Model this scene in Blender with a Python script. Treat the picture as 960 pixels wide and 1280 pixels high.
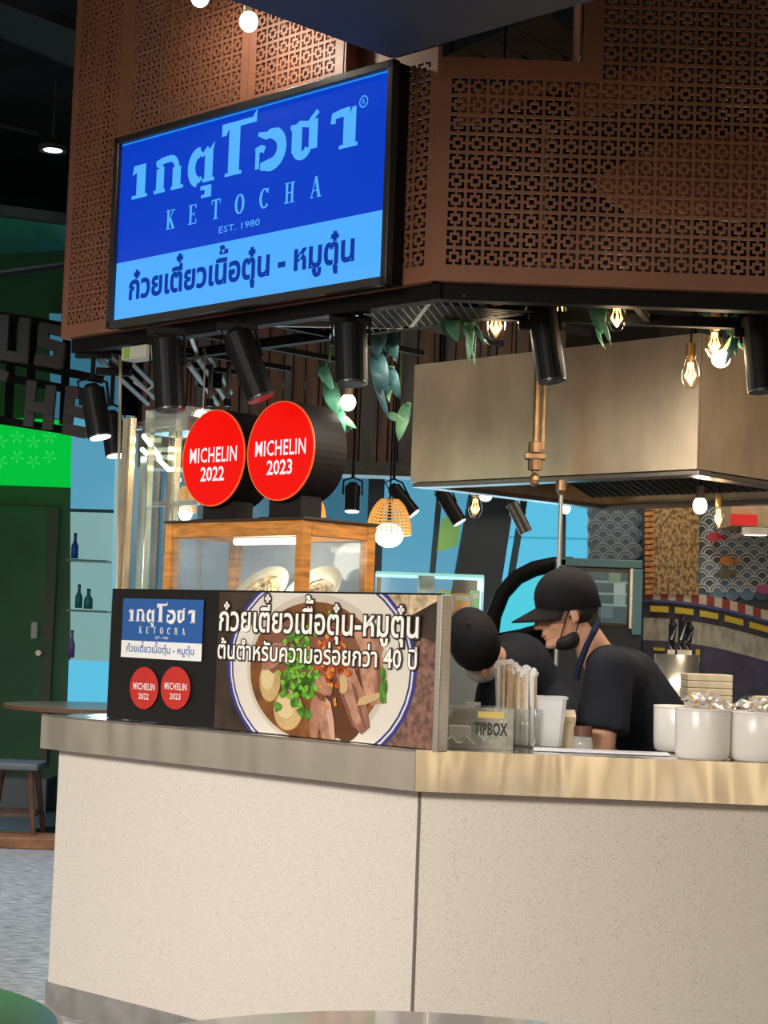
import bpy, bmesh, math, random
from mathutils import Vector, Matrix
random.seed(7)
R = math.radians
scn = bpy.context.scene
for o in list(bpy.data.objects): bpy.data.objects.remove(o)
COL = scn.collection

# ---------------------------------------------------------------- camera
FPX, PITCH, ROLL, CH = 2200.0, R(3.9), R(2.1), 1.43
fw = Vector((0, math.cos(PITCH), math.sin(PITCH)))
up0 = Vector((0, -math.sin(PITCH), math.cos(PITCH))); rt0 = Vector((1, 0, 0))
upv = up0*math.cos(ROLL) - rt0*math.sin(ROLL)
rtv = rt0*math.cos(ROLL) + up0*math.sin(ROLL)
cam = bpy.data.cameras.new('camera'); cam_o = bpy.data.objects.new('camera', cam); COL.objects.link(cam_o)
cam.sensor_fit = 'VERTICAL'; cam.sensor_height = 24.0; cam.sensor_width = 18.0
cam.lens = FPX/1280*24.0; cam.clip_end = 200
M = Matrix((rtv, upv, -fw)).transposed().to_4x4(); M.translation = (0, 0, CH)
cam_o.matrix_world = M
scn.camera = cam_o

# ---------------------------------------------------------------- world, lights, exposure
w = bpy.data.worlds.new('world'); scn.world = w; w.use_nodes = True
w.node_tree.nodes['Background'].inputs[0].default_value = (0.75, 0.85, 1.0, 1)
w.node_tree.nodes['Background'].inputs[1].default_value = 0.10
vs = scn.view_settings
vs.view_transform = 'Standard'; vs.look = 'None'; vs.gamma = 1; vs.use_curve_mapping = False
vs.exposure = 0.0
def area(name, loc, target, sx, sy, power, col, spread=180):
    l = bpy.data.lights.new(name, 'AREA'); l.shape = 'RECTANGLE'; l.size = sx; l.size_y = sy; l.energy = power; l.color = col; l.spread = R(spread)
    o = bpy.data.objects.new(name, l); COL.objects.link(o); o.location = loc
    o.rotation_euler = (Vector(target)-Vector(loc)).to_track_quat('-Z', 'Y').to_euler()
    return o
area('hall_fill_light', (-2.3, 2.2, 3.0), (-0.8, 5.9, 0.4), 2.4, 1.2, 80, (1.0, 0.95, 0.88), 75)  # unseen area fills, added to light the counter from the camera side
area('hall_fill_light', (1.6, 1.6, 3.0), (1.2, 5.3, 0.3), 1.6, 1.0, 8, (1.0, 0.91, 0.79), 75)
area('hall_fill_light', (0.5, -2.5, 3.0), (0.5, -5.5, 1.2), 8.0, 1.0, 520, (1.0, 0.86, 0.66))  # unseen fill added to brighten the back wall mirrored in the steel
area('hall_fill_light', (0.0, 0.5, 3.0), (0.0, 0.5, 0.0), 4.0, 2.0, 40, (1.0, 0.92, 0.82))
area('side_wall_fill', (-6.0, 4.0, 3.6), (-9.0, 4.5, 1.6), 6.0, 1.0, 340, (1.0, 0.88, 0.72))  # unseen fills, added to brighten the side walls that the steel reflects
area('side_wall_fill', (7.0, 4.5, 3.6), (10.0, 5.0, 1.4), 6.0, 1.0, 220, (1.0, 0.86, 0.68))
area('kitchen_ceiling_light', (1.0, 6.05, 2.44), (1.0, 6.25, 0.0), 2.0, 0.35, 26, (1.0, 0.9, 0.76))
area('kitchen_back_light', (1.8, 8.4, 3.3), (2.0, 9.2, 1.4), 2.4, 0.6, 45, (1.0, 0.86, 0.66))
area('window_daylight', (-0.3, 11.2, 2.0), (-0.3, 7.0, 1.2), 3.0, 2.0, 45, (0.55, 0.85, 1.0))
area('atrium_daylight', (-3.4, 9.5, 3.8), (-3.0, 9.5, 0.0), 3.0, 3.0, 95, (0.85, 0.92, 1.0), 110)

# ---------------------------------------------------------------- placing
def ray(x, y): return fw + rtv*((x-480)/FPX) - upv*((y-640)/FPX)
def at(x, y, Y):
    d = ray(x, y); return Vector((0, 0, CH)) + d*(Y/d.y)
def atz(x, y, Z):
    d = ray(x, y); return Vector((0, 0, CH)) + d*((Z-CH)/d.z)
def px(n, Y): return n/FPX*Y           # size of n photo pixels at distance Y
S2 = math.sqrt(0.5)
CX, CY = 0.123, 5.346                  # corner of the stall, where its slanting side meets its front
def Lp(t, d, z): return Vector((CX - S2*t + S2*d, CY + S2*t + S2*d, z))   # t along slanting side, d inwards
RL = R(-45)

# ---------------------------------------------------------------- materials
MATS = {}
def mat(name, col, rough=0.6, metal=0.0, noise=0.0, nscale=20.0, stretch=(1, 1, 1), bump=0.0, col2=None, emit=None, estr=0.0, spec=0.5, lo=0.35, hi=0.65, detail=5):
    if name in MATS: return MATS[name]
    m = bpy.data.materials.new(name); m.use_nodes = True; nt = m.node_tree; b = nt.nodes['Principled BSDF']
    b.inputs['Base Color'].default_value = (*col, 1); b.inputs['Roughness'].default_value = rough; b.inputs['Metallic'].default_value = metal
    b.inputs['Specular IOR Level'].default_value = spec
    if emit: b.inputs['Emission Color'].default_value = (*emit, 1); b.inputs['Emission Strength'].default_value = estr
    if noise or col2 or bump:
        tc = nt.nodes.new('ShaderNodeTexCoord'); mp = nt.nodes.new('ShaderNodeMapping'); mp.inputs['Scale'].default_value = stretch
        nz = nt.nodes.new('ShaderNodeTexNoise'); nz.inputs['Scale'].default_value = nscale; nz.inputs['Detail'].default_value = detail
        nt.links.new(tc.outputs['Object'], mp.inputs[0]); nt.links.new(mp.outputs[0], nz.inputs['Vector'])
        if noise or col2:
            cr = nt.nodes.new('ShaderNodeValToRGB')
            c2 = col2 if col2 else tuple(max(0, c*(1-noise)) for c in col); c1 = col if col2 else tuple(min(1, c*(1+noise)) for c in col)
            cr.color_ramp.elements[0].position = lo; cr.color_ramp.elements[1].position = hi
            cr.color_ramp.elements[0].color = (*c2, 1); cr.color_ramp.elements[1].color = (*c1, 1)
            nt.links.new(nz.outputs['Fac'], cr.inputs[0]); nt.links.new(cr.outputs[0], b.inputs['Base Color'])
        if bump:
            bp = nt.nodes.new('ShaderNodeBump'); bp.inputs['Strength'].default_value = bump; bp.inputs['Distance'].default_value = 0.01
            nt.links.new(nz.outputs['Fac'], bp.inputs['Height']); nt.links.new(bp.outputs[0], b.inputs['Normal'])
    MATS[name] = m; return m
def emi(name, col, s=1.0, gloss=False):
    if name in MATS: return MATS[name]
    m = bpy.data.materials.new(name); m.use_nodes = True; nt = m.node_tree; b = nt.nodes['Principled BSDF']
    b.inputs['Base Color'].default_value = (0.01, 0.01, 0.01, 1); b.inputs['Roughness'].default_value = 0.15 if gloss else 0.8
    b.inputs['Specular IOR Level'].default_value = 0.25 if gloss else 0.0
    b.inputs['Emission Color'].default_value = (*col, 1); b.inputs['Emission Strength'].default_value = s
    MATS[name] = m; return m
def pane(name, tint=(0.9, 0.97, 1.0), refl=0.12, milky=0.0):
    if name in MATS: return MATS[name]
    m = bpy.data.materials.new(name); m.use_nodes = True; nt = m.node_tree; nt.nodes.clear()
    out = nt.nodes.new('ShaderNodeOutputMaterial'); tr = nt.nodes.new('ShaderNodeBsdfTransparent'); tr.inputs[0].default_value = (*tint, 1)
    gl = nt.nodes.new('ShaderNodeBsdfGlossy'); gl.inputs['Roughness'].default_value = 0.04
    mx = nt.nodes.new('ShaderNodeMixShader'); lf_ = nt.nodes.new('ShaderNodeLayerWeight'); lf_.inputs[0].default_value = .5; pw_ = nt.nodes.new('ShaderNodeMath'); pw_.operation = 'POWER'; pw_.inputs[1].default_value = 3.0; lw = nt.nodes.new('ShaderNodeMath'); lw.operation = 'MULTIPLY_ADD'; lw.inputs[1].default_value = .7; lw.inputs[2].default_value = .02+refl*.15; nt.links.new(lf_.outputs['Facing'], pw_.inputs[0]); nt.links.new(pw_.outputs[0], lw.inputs[0])
    nt.links.new(lw.outputs[0], mx.inputs[0]); nt.links.new(tr.outputs[0], mx.inputs[1]); nt.links.new(gl.outputs[0], mx.inputs[2])
    last = mx
    if milky:
        df = nt.nodes.new('ShaderNodeBsdfDiffuse'); df.inputs[0].default_value = (0.85, 0.87, 0.88, 1)
        m2 = nt.nodes.new('ShaderNodeMixShader'); m2.inputs[0].default_value = milky
        nt.links.new(mx.outputs[0], m2.inputs[1]); nt.links.new(df.outputs[0], m2.inputs[2]); last = m2
    nt.links.new(last.outputs[0], out.inputs[0]); MATS[name] = m; return m

BLACK = mat('black metal', (0.005, 0.005, 0.006), 0.6, 0.0, spec=.12)
BLACKG = mat('black gloss', (0.01, 0.01, 0.012), 0.25)
STEEL = mat('brushed steel', (0.62, 0.60, 0.57), 0.28, 1.0, noise=0.10, nscale=6, stretch=(1, 1, 30), bump=0.06)
STEELA = mat('worktop steel', (0.78, 0.75, 0.70), 0.15, 1.0, nscale=2.4, stretch=(3.4, 3.4, 1.0), bump=1.0, detail=.6)
HOOD = mat('hood steel', (0.74, 0.61, 0.46), 0.36, 1.0, noise=0.12, nscale=3, stretch=(2, 2, 1), bump=0.08)
STONE = mat('speckled stone', (0.56, 0.515, 0.465), 0.55, 0, nscale=210, col2=(0.40, 0.35, 0.30), lo=0.33, hi=0.46)
BROWN = mat('brown sheet', (0.22, 0.088, 0.048), 0.5, 0, noise=0.12, nscale=3)
WHITE = mat('white ceramic', (0.80, 0.77, 0.73), 0.25)
WOOD = mat('showcase wood', (0.52, 0.21, 0.04), 0.42, 0, noise=0.35, nscale=8, stretch=(1, 1, 8))
GLASS = pane('clear glass', refl=.3)
GREY = mat('grey kick plate', (0.20, 0.19, 0.18), 0.5, 0, noise=0.2, nscale=9)

# ---------------------------------------------------------------- mesh building
class MB:
    def __init__(s): s.v = []; s.f = []; s.smooth = False
    def add(s, vs_, fs_):
        n = len(s.v); s.v += [tuple(v) for v in vs_]; s.f += [tuple(i+n for i in f) for f in fs_]; return s
    def box(s, c, size, rot=None, bev=0.0):
        sx, sy, sz = [k/2 for k in size]; c = Vector(c)
        if bev:
            bm = bmesh.new(); bmesh.ops.create_cube(bm, size=1.0)
            for v in bm.verts: v.co = Vector((v.co.x*size[0], v.co.y*size[1], v.co.z*size[2]))
            bmesh.ops.bevel(bm, geom=bm.edges[:], offset=bev, segments=2, affect='EDGES', profile=0.5)
            bm.verts.index_update(); vs_ = [v.co.copy() for v in bm.verts]; fs_ = [[v.index for v in f.verts] for f in bm.faces]; bm.free()
        else:
            vs_ = [Vector((x*sx, y*sy, z*sz)) for x in (-1, 1) for y in (-1, 1) for z in (-1, 1)]
            fs_ = [(0, 1, 3, 2), (4, 6, 7, 5), (0, 4, 5, 1), (2, 3, 7, 6), (0, 2, 6, 4), (1, 5, 7, 3)]
        if rot is not None: vs_ = [rot @ v for v in vs_]
        return s.add([v+c for v in vs_], fs_)
    def bar(s, a, b, wd, hg=None):
        a, b = Vector(a), Vector(b); d = b-a; hg = hg or wd
        return s.box((a+b)/2, (wd, hg, d.length), d.to_track_quat('Z', 'Y').to_matrix())
    def cyl(s, a, b, r0, r1=None, n=16, cap=True):
        a, b = Vector(a), Vector(b); r1 = r0 if r1 is None else r1; q = (b-a).to_track_quat('Z', 'Y').to_matrix()
        vs_ = []; 
        for i in range(n):
            c_, s_ = math.cos(2*math.pi*i/n), math.sin(2*math.pi*i/n)
            vs_ += [a+q@Vector((r0*c_, r0*s_, 0)), b+q@Vector((r1*c_, r1*s_, 0))]
        fs_ = [(2*i, 2*((i+1) % n), 2*((i+1) % n)+1, 2*i+1) for i in range(n)]
        if cap: fs_ += [tuple(2*i for i in reversed(range(n))), tuple(2*i+1 for i in range(n))]
        return s.add(vs_, fs_)
    def lathe(s, prof, c=(0, 0, 0), n=20, rot=None, sc=(1, 1)):
        c = Vector(c); vs_ = []; m = len(prof)
        for i in range(n):
            a = 2*math.pi*i/n
            for r, z in prof:
                v = Vector((r*math.cos(a)*sc[0], r*math.sin(a)*sc[1], z)); vs_.append((rot@v if rot is not None else v)+c)
        fs_ = [(i*m+j, ((i+1) % n)*m+j, ((i+1) % n)*m+j+1, i*m+j+1) for i in range(n) for j in range(m-1)]
        return s.add(vs_, fs_)
    def ell(s, c, r, rot=None, n=16, m=10, z0=-1.0, z1=1.0):
        a0, a1 = math.asin(z0), math.asin(z1)
        prof = [(math.cos(a0+(a1-a0)*j/m), math.sin(a0+(a1-a0)*j/m)) for j in range(m+1)]
        c = Vector(c); vs_ = []
        for i in range(n):
            a = 2*math.pi*i/n
            for q, z in prof:
                v = Vector((q*math.cos(a)*r[0], q*math.sin(a)*r[1], z*r[2])); vs_.append((rot@v if rot is not None else v)+c)
        k = m+1
        return s.add(vs_, [(i*k+j, ((i+1) % n)*k+j, ((i+1) % n)*k+j+1, i*k+j+1) for i in range(n) for j in range(m)])
    def cap(s, a, b, ra, rb, n=14):      # capsule
        a, b = Vector(a), Vector(b); s.cyl(a, b, ra, rb, n); s.ell(a, (ra,)*3, n=n); s.ell(b, (rb,)*3, n=n); return s
    def tube(s, pts, r, n=8):
        pts = [Vector(p) for p in pts]
        rr = r if isinstance(r, (list, tuple)) else [r]*len(pts)
        vs_ = []; 
        for k, p in enumerate(pts):
            d = (pts[min(k+1, len(pts)-1)]-pts[max(k-1, 0)]).normalized(); q = d.to_track_quat('Z', 'Y').to_matrix()
            vs_ += [p+q@Vector((rr[k]*math.cos(2*math.pi*i/n), rr[k]*math.sin(2*math.pi*i/n), 0)) for i in range(n)]
        fs_ = [(k*n+i, k*n+(i+1) % n, (k+1)*n+(i+1) % n, (k+1)*n+i) for k in range(len(pts)-1) for i in range(n)]
        fs_ += [tuple(reversed(range(n))), tuple((len(pts)-1)*n+i for i in range(n))]
        return s.add(vs_, fs_)
    def flat(s, poly, y=0.0, th=0.0):    # polygon given as (x,z), facing -y, th thick towards +y
        n = len(poly)
        if th == 0: return s.add([(x, y, z) for x, z in poly], [tuple(range(n))])
        vs_ = [(x, y, z) for x, z in poly]+[(x, y+th, z) for x, z in poly]
        return s.add(vs_, [tuple(range(n)), tuple(reversed(range(n, 2*n)))]+[(i, i+n, (i+1) % n+n, (i+1) % n) for i in range(n)])
    def slab(s, poly, z0, z1):           # polygon given as (x,y), upright prism
        n = len(poly); vs_ = [(x, y, z0) for x, y in poly]+[(x, y, z1) for x, y in poly]
        return s.add(vs_, [tuple(reversed(range(n))), tuple(range(n, 2*n))]+[(i, (i+1) % n, (i+1) % n+n, i+n) for i in range(n)])
    def mesh(s, name, m):
        me = bpy.data.meshes.new(name); me.from_pydata([tuple(v) for v in s.v], [], s.f)
        bm = bmesh.new(); bm.from_mesh(me); bmesh.ops.recalc_face_normals(bm, faces=bm.faces[:]) if not getattr(s, 'keep', False) else None
        bm.to_mesh(me); bm.free()
        if m: me.materials.append(m)
        if s.smooth: me.polygons.foreach_set('use_smooth', [True]*len(me.polygons))
        return me
    def build(s, name, m, parent=None, smooth=False):
        s.smooth = smooth; o = bpy.data.objects.new(name, s.mesh(name, m)); COL.objects.link(o)
        if parent is not None: o.parent = parent
        return o
def tag(o, label=None, cat=None, group=None, kind=None):
    if label: o['label'] = label
    if cat: o['category'] = cat
    if group: o['group'] = group
    if kind: o['kind'] = kind
    return o
def thing(name, loc, label, cat, rz=0.0, group=None):
    o = bpy.data.objects.new(name, None); o.empty_display_size = 0.05; COL.objects.link(o)
    o.location = loc; o.rotation_euler = (0, 0, rz); return tag(o, label, cat, group)
def struct(o): o['kind'] = 'structure'; return o
def share(name, me, parent, loc, rot=(0, 0, 0), sc=(1, 1, 1)):
    o = bpy.data.objects.new(name, me); COL.objects.link(o); o.parent = parent; o.location = loc; o.rotation_euler = rot; o.scale = sc; return o

# ---------------------------------------------------------------- lettering
_fc = {}
def font_mesh(body, bold, space=1.0):
    k = (body, bold, space)
    if k in _fc: return _fc[k]
    c = bpy.data.curves.new('t', 'FONT'); c.body = body; c.resolution_u = 2; c.offset = bold; c.space_character = space
    o = bpy.data.objects.new('t', c); COL.objects.link(o); bpy.context.view_layer.update()
    me = bpy.data.meshes.new_from_object(o.evaluated_get(bpy.context.evaluated_depsgraph_get()))
    r = ([(v.co.x, v.co.y) for v in me.vertices], [tuple(p.vertices) for p in me.polygons])
    bpy.data.objects.remove(o); bpy.data.curves.remove(c); bpy.data.meshes.remove(me)
    _fc[k] = r; return r
UPPER = 'ิีึื'; TONE = '่้๊๋'
def text(body, x0, z0, width, height, mt, parent, name='lettering', bold=0.0, y=-0.001, shear=0.0, space=1.0):
    """lettering in the x-z plane facing -y: left end x0, baseline z0, given width, height of a capital / tall consonant"""
    base = ''; marks = []
    for i, ch in enumerate(body):
        if ch in TONE and i and body[i-1] in UPPER: marks.append((len(base), ch))
        else: base += ch
    V, Fc = font_mesh(base, bold, space); V = list(V); Fc = list(Fc)
    mw_ = max(v[0] for v in font_mesh('M', 0.0)[0])
    for k, ch in marks:
        px_ = max(v[0] for v in font_mesh(base[:k]+'M', 0.0)[0])-mw_
        v2, f2 = font_mesh(ch, bold); n = len(V)
        V += [(a+px_, b+0.24) for a, b in v2]; Fc += [tuple(i+n for i in f) for f in f2]
    thai = any(ord(c) > 3000 for c in body)
    hx = 0.558 if thai else 0.69
    mn = min(v[0] for v in V); mxx = max(v[0] for v in V)
    sx = width/(mxx-mn); sz = height/hx
    V = [(x0+(a-mn)*sx+shear*b*sz, y, z0+b*sz) for a, b in V]
    par_ = list(range(len(V)))
    def fd(i):
        while par_[i] != i: par_[i] = par_[par_[i]]; i = par_[i]
        return i
    for f in Fc:
        for i in f[1:]: par_[fd(i)] = fd(f[0])
    comp = {}
    for f in Fc: comp.setdefault(fd(f[0]), []).append(f)
    cs_ = sorted(([min(V[i][0] for f in c for i in f), max(V[i][0] for f in c for i in f), c] for c in comp.values()), key=lambda q: q[0])
    words = []
    for c in cs_:
        if words and c[0]-words[-1][1] < height*.42: words[-1][1] = max(words[-1][1], c[1]); words[-1][2] = words[-1][2]+c[2]
        else: words.append(c)
    for wd_ in words:
        ids = sorted({i for f in wd_[2] for i in f}); rm = {i: k for k, i in enumerate(ids)}
        mb = MB(); mb.keep = True; mb.add([V[i] for i in ids], [tuple(rm[i] for i in f) for f in wd_[2]]); r_ = mb.build(name, mt, parent)
    return r_
def stroke(mb, pts, wd, y=0.0):
    """broad pen stroke through (x,z) points"""
    L_, R_ = [], []
    for i, p in enumerate(pts):
        a = pts[max(i-1, 0)]; b = pts[min(i+1, len(pts)-1)]; dx, dz = b[0]-a[0], b[1]-a[1]; l = math.hypot(dx, dz) or 1
        wv = wd[i] if isinstance(wd, (list, tuple)) else wd
        L_.append((p[0]-dz/l*wv/2, p[1]+dx/l*wv/2)); R_.append((p[0]+dz/l*wv/2, p[1]-dx/l*wv/2))
    for i in range(len(pts)-1): mb.flat([L_[i], R_[i], R_[i+1], L_[i+1]], y)
def arc(cx, cz, rx, rz, a0, a1, n=14): return [(cx+rx*math.cos(R(a0+(a1-a0)*i/n)), cz+rz*math.sin(R(a0+(a1-a0)*i/n))) for i in range(n+1)]
def rect(x0, z0, x1, z1): return [(x0, z0), (x1, z0), (x1, z1), (x0, z1)]
def logo(parent, mt, X, Z, sx, sz, y):
    """the shop's slab lettering, eight characters; unit: letter height 1, total width about 9.6"""
    def mk(name, fn):
        mb = MB(); fn(mb); mb.v = [(X+a*sx, y, Z+c*sz) for a, b, c in mb.v]; mb.build('logo_letter', mt, parent)
    def e(m): m.flat(rect(.12, 0, .52, 1)); m.flat(rect(-.08, 0, .62, .1)); m.flat([(-.08, .72), (.2, .8), (.52, 1), (-.02, 1)])
    def ko(m):
        m.flat(rect(1.02, 0, 1.36, .72)); m.flat(rect(.92, 0, 1.42, .1)); stroke(m, [(1.0, .86), (1.25, .93), (1.5, .95)]+arc(1.62, .62, .3, .33, 80, 0, 8), .2)
        m.flat(rect(1.74, 0, 2.1, .66)); m.flat(rect(1.68, 0, 2.22, .1)); m.flat([(.98, .95), (1.2, .62), (1.36, .72), (1.14, .98)])
    def to(m):
        stroke(m, arc(2.86, .48, .30, .42, 80, 265, 12), .32); stroke(m, [(2.84, .05), (3.0, .16)], .12); stroke(m, [(2.86, .93), (3.02, .80), (3.12, .86), (3.26, .98)], .13)
        m.flat(rect(3.12, 0, 3.46, .92)); m.flat(rect(3.04, 0, 3.54, .1)); m.flat([(3.3, .92), (3.46, .9), (3.52, 1.12)])
    def u(m): m.flat(rect(2.98, -.22, 3.4, -.1)); m.flat(rect(3.16, -.45, 3.44, -.12)); m.flat(rect(3.02, -.45, 3.3, -.36))
    def oo(m): m.flat(rect(4.1, 0, 4.55, 1.4)); m.flat(rect(3.98, 0, 4.66, .1)); m.flat(rect(3.8, 1.36, 5.2, 1.52)); m.flat([(3.8, 1.18), (3.98, 1.18), (4.1, 1.36), (3.8, 1.4)]); m.flat([(5.02, 1.5), (5.2, 1.5), (5.2, 1.72)])
    def o(m): stroke(m, [(5.28, .98), (5.6, .88), (5.75, .92)]+arc(5.78, .48, .44, .44, 60, -90, 12)+[(5.4, .05)], [.1, .22, .26]+[.36]*13+[.2]); m.flat(rect(5.2, 0, 5.36, .5)); stroke(m, [(5.2, .5), (5.42, .56), (5.56, .5)], .2)
    def ch(m):
        m.flat(rect(6.6, .2, 6.98, .86)); stroke(m, arc(6.98, .3, .24, .22, 170, 350, 10), .24); m.flat(rect(7.24, .2, 7.56, 1.0)); stroke(m, [(6.6, .8), (6.9, .96), (7.2, .9), (7.42, 1.02)], .18)
        stroke(m, [(7.3, 1.0), (7.56, 1.2)], .14); m.flat(rect(6.54, .84, 6.72, .98))
    def aa(m): m.flat(rect(8.5, 0, 8.94, .92)); m.flat(rect(8.36, 0, 9.02, .1)); stroke(m, [(8.12, .72), (8.14, .92), (8.4, .96), (8.72, .95)], [.18, .22, .22, .26]); m.flat([(8.72, .9), (8.94, .9), (8.94, 1.05), (8.8, 1.06)])
    for n_, f_ in (('e', e), ('ko', ko), ('to', to), ('u', u), ('oo', oo), ('o', o), ('ch', ch), ('aa', aa)): mk(n_, f_)
def serif_name(parent, mt, X, Z, W, H, y):
    """KETOCHA in spaced serif capitals"""
    th, tk = .06, .17
    def put(i, fn):
        mb = MB(); fn(mb); wl = .72; step = (W - wl*H)/6
        mb.v = [(X+step*i+a*H, y, Z+c*H) for a, b, c in mb.v]; mb.build('name_letter', mt, parent)
    def K(m): m.flat(rect(.12, 0, .28, 1)); stroke(m, [(.28, .45), (.6, .98)], th); stroke(m, [(.34, .56), (.64, .03)], tk); [m.flat(rect(a, z, b, z+.05)) for a, b, z in ((.02, .4, 0), (.02, .4, .95), (.48, .74, 0), (.46, .72, .95))]
    def E(m): m.flat(rect(.12, 0, .28, 1)); m.flat(rect(.02, 0, .66, .05)); m.flat(rect(.02, .95, .64, 1)); m.flat(rect(.28, .48, .5, .54)); m.flat(rect(.6, 0, .66, .25)); m.flat(rect(.58, .78, .64, 1)); m.flat(rect(.46, .4, .51, .62))
    def T(m): m.flat(rect(.28, 0, .44, 1)); m.flat(rect(.02, .94, .7, 1)); m.flat(rect(.18, 0, .54, .05)); m.flat(rect(.02, .76, .07, 1)); m.flat(rect(.65, .76, .7, 1))
    def O(m): p = arc(.36, .5, .27, .46, 0, 360, 24); stroke(m, p, [th+.12*abs(math.cos(R(15*i))) for i in range(25)])
    def Cc(m): p = arc(.38, .5, .28, .46, 40, 320, 20); stroke(m, p, [th+.12*abs(math.cos(R(40+14*i))) for i in range(21)]); m.flat(rect(.6, .72, .65, 1))
    def Hh(m): m.flat(rect(.1, 0, .25, 1)); m.flat(rect(.48, 0, .63, 1)); m.flat(rect(.2, .48, .5, .54)); [m.flat(rect(a, z, a+.33, z+.05)) for a in (.01, .39) for z in (0, .95)]
    def A(m): stroke(m, [(.08, 0), (.36, 1)], th); stroke(m, [(.36, 1), (.62, 0)], tk); m.flat(rect(.18, .3, .52, .36)); m.flat(rect(0, 0, .22, .05)); m.flat(rect(.46, 0, .76, .05))
    for i, f_ in enumerate((K, E, T, O, Cc, Hh, A)): put(i, f_)
def clip(poly, x0, z0, x1, z1):
    def cut(p, ins, inter):
        out = []
        for i in range(len(p)):
            a, b = p[i-1], p[i]
            if ins(b):
                if not ins(a): out.append(inter(a, b))
                out.append(b)
            elif ins(a): out.append(inter(a, b))
        return out
    lx = lambda c: (lambda a, b: (c, a[1]+(b[1]-a[1])*(c-a[0])/(b[0]-a[0])))
    lz = lambda c: (lambda a, b: (a[0]+(b[0]-a[0])*(c-a[1])/(b[1]-a[1]), c))
    for ins, it in ((lambda q: q[0] >= x0, lx(x0)), (lambda q: q[0] <= x1, lx(x1)), (lambda q: q[1] >= z0, lz(z0)), (lambda q: q[1] <= z1, lz(z1))):
        if poly: poly = cut(poly, ins, it)
    return poly
def Lpx(x, y, d):
    """photo point on the upright plane that lies d behind the stall's slanting side -> (t, z)"""
    r = ray(x, y); o = Vector((0, 0, CH)); p0 = Lp(0, d, 0); n = Vector((S2, S2, 0))
    q = o + r*((p0-o).dot(n)/r.dot(n)); e = q-Lp(0, d, 0); return (-S2*e.x+S2*e.y, q.z)

# ================================================================ the setting
CEILM = mat('dark ceiling', (0.004, 0.0045, 0.006), 0.9, 0, noise=0.3, nscale=2, spec=.1)
FLOORM = mat('hall floor', (0.50, 0.49, 0.49), 0.35, 0, nscale=9, stretch=(1.5, 7, 1), col2=(0.20, 0.20, 0.22), lo=0.40, hi=0.60)
o = MB().box((0.5, 6.5, -0.05), (19, 25, 0.1)).build('floor', FLOORM); struct(o)
o = MB().box((0.5, 6.5, 4.45), (19, 25, 0.1)).build('ceiling', CEILM); struct(o)
WALLM = mat('hall plaster', (0.46, 0.40, 0.33), 0.8, 0, noise=0.08, nscale=2)
DARKW = mat('dark plaster', (0.008, 0.008, 0.010), 0.9, 0, noise=0.15, nscale=2)
wb = MB().box((0.5, -5.55, 2.2), (19, 0.1, 4.5)).build('wall_back', mat('brown plaster', (.22, .16, .10), .8)); struct(wb)
for k in range(14): MB().box((-8.2+1.35*k, -5.46, 2.2), (.35+.3*((k*7) % 3)/2, .10, 4.4)).build('reflector', mat('cream pilaster', (.88, .80, .62), .7), wb)  # cream strips added behind the camera for the steel aprons to reflect
o = MB().box((-8.95, 6.5, 2.2), (0.1, 25, 4.5)).build('wall_left', mat('grey plaster', (.40, .39, .38), .8, 0, noise=.1, nscale=2)); struct(o)
o = MB().box((9.95, 6.5, 2.2), (0.1, 25, 4.5)).build('wall_right', WALLM); struct(o)
o = MB().box((0.5, 18.95, 2.2), (19, 0.1, 4.5)).build('wall_far', DARKW); struct(o)

# dark soffit hanging over the hall, one corner towards the stall
sc_ = at(489, 73, 5.14); zs = sc_.z
SOFF = mat('navy soffit', (0.025, 0.032, 0.055), 0.6, 0, noise=0.1, nscale=1.5)
k_ = 4.6
o = MB().slab([(sc_.x, sc_.y), (sc_.x-S2*k_, sc_.y-S2*k_), (sc_.x, sc_.y-2*S2*k_), (sc_.x+S2*k_, sc_.y-S2*k_)], zs, zs+0.35).build('ceiling_soffit', SOFF); struct(o)
# pale sloping ceiling sheet seen above the front screen, with ribs
PALE = mat('pale ceiling sheet', (0.36, 0.33, 0.30), 0.7, 0, noise=0.1, nscale=4)
t_ = thing('ceiling_sheet', at(650, 40, 6.3), 'pale grey triangular ceiling sheet above the front screen', 'ceiling sheet')
g = t_.location
def loc3(p): return Vector(p)-g
a_, b_, c_ = at(560, 75, 6.2), at(682, 22, 6.6), at(760, 75, 6.2)
m = MB(); m.add([loc3(a_), loc3(c_), loc3(b_), loc3(a_+Vector((0, .03, .03))), loc3(c_+Vector((0, .03, .03))), loc3(b_+Vector((0, .03, .03)))], [(0, 1, 2), (5, 4, 3), (0, 3, 4, 1), (1, 4, 5, 2), (2, 5, 3, 0)])
m.build('sheet', PALE, t_)
for k in range(3):
    MB().bar(loc3(a_.lerp(b_, .2+.25*k)), loc3(a_.lerp(c_, .25+.25*k)), .012).build('rib', BLACK, t_)

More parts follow.
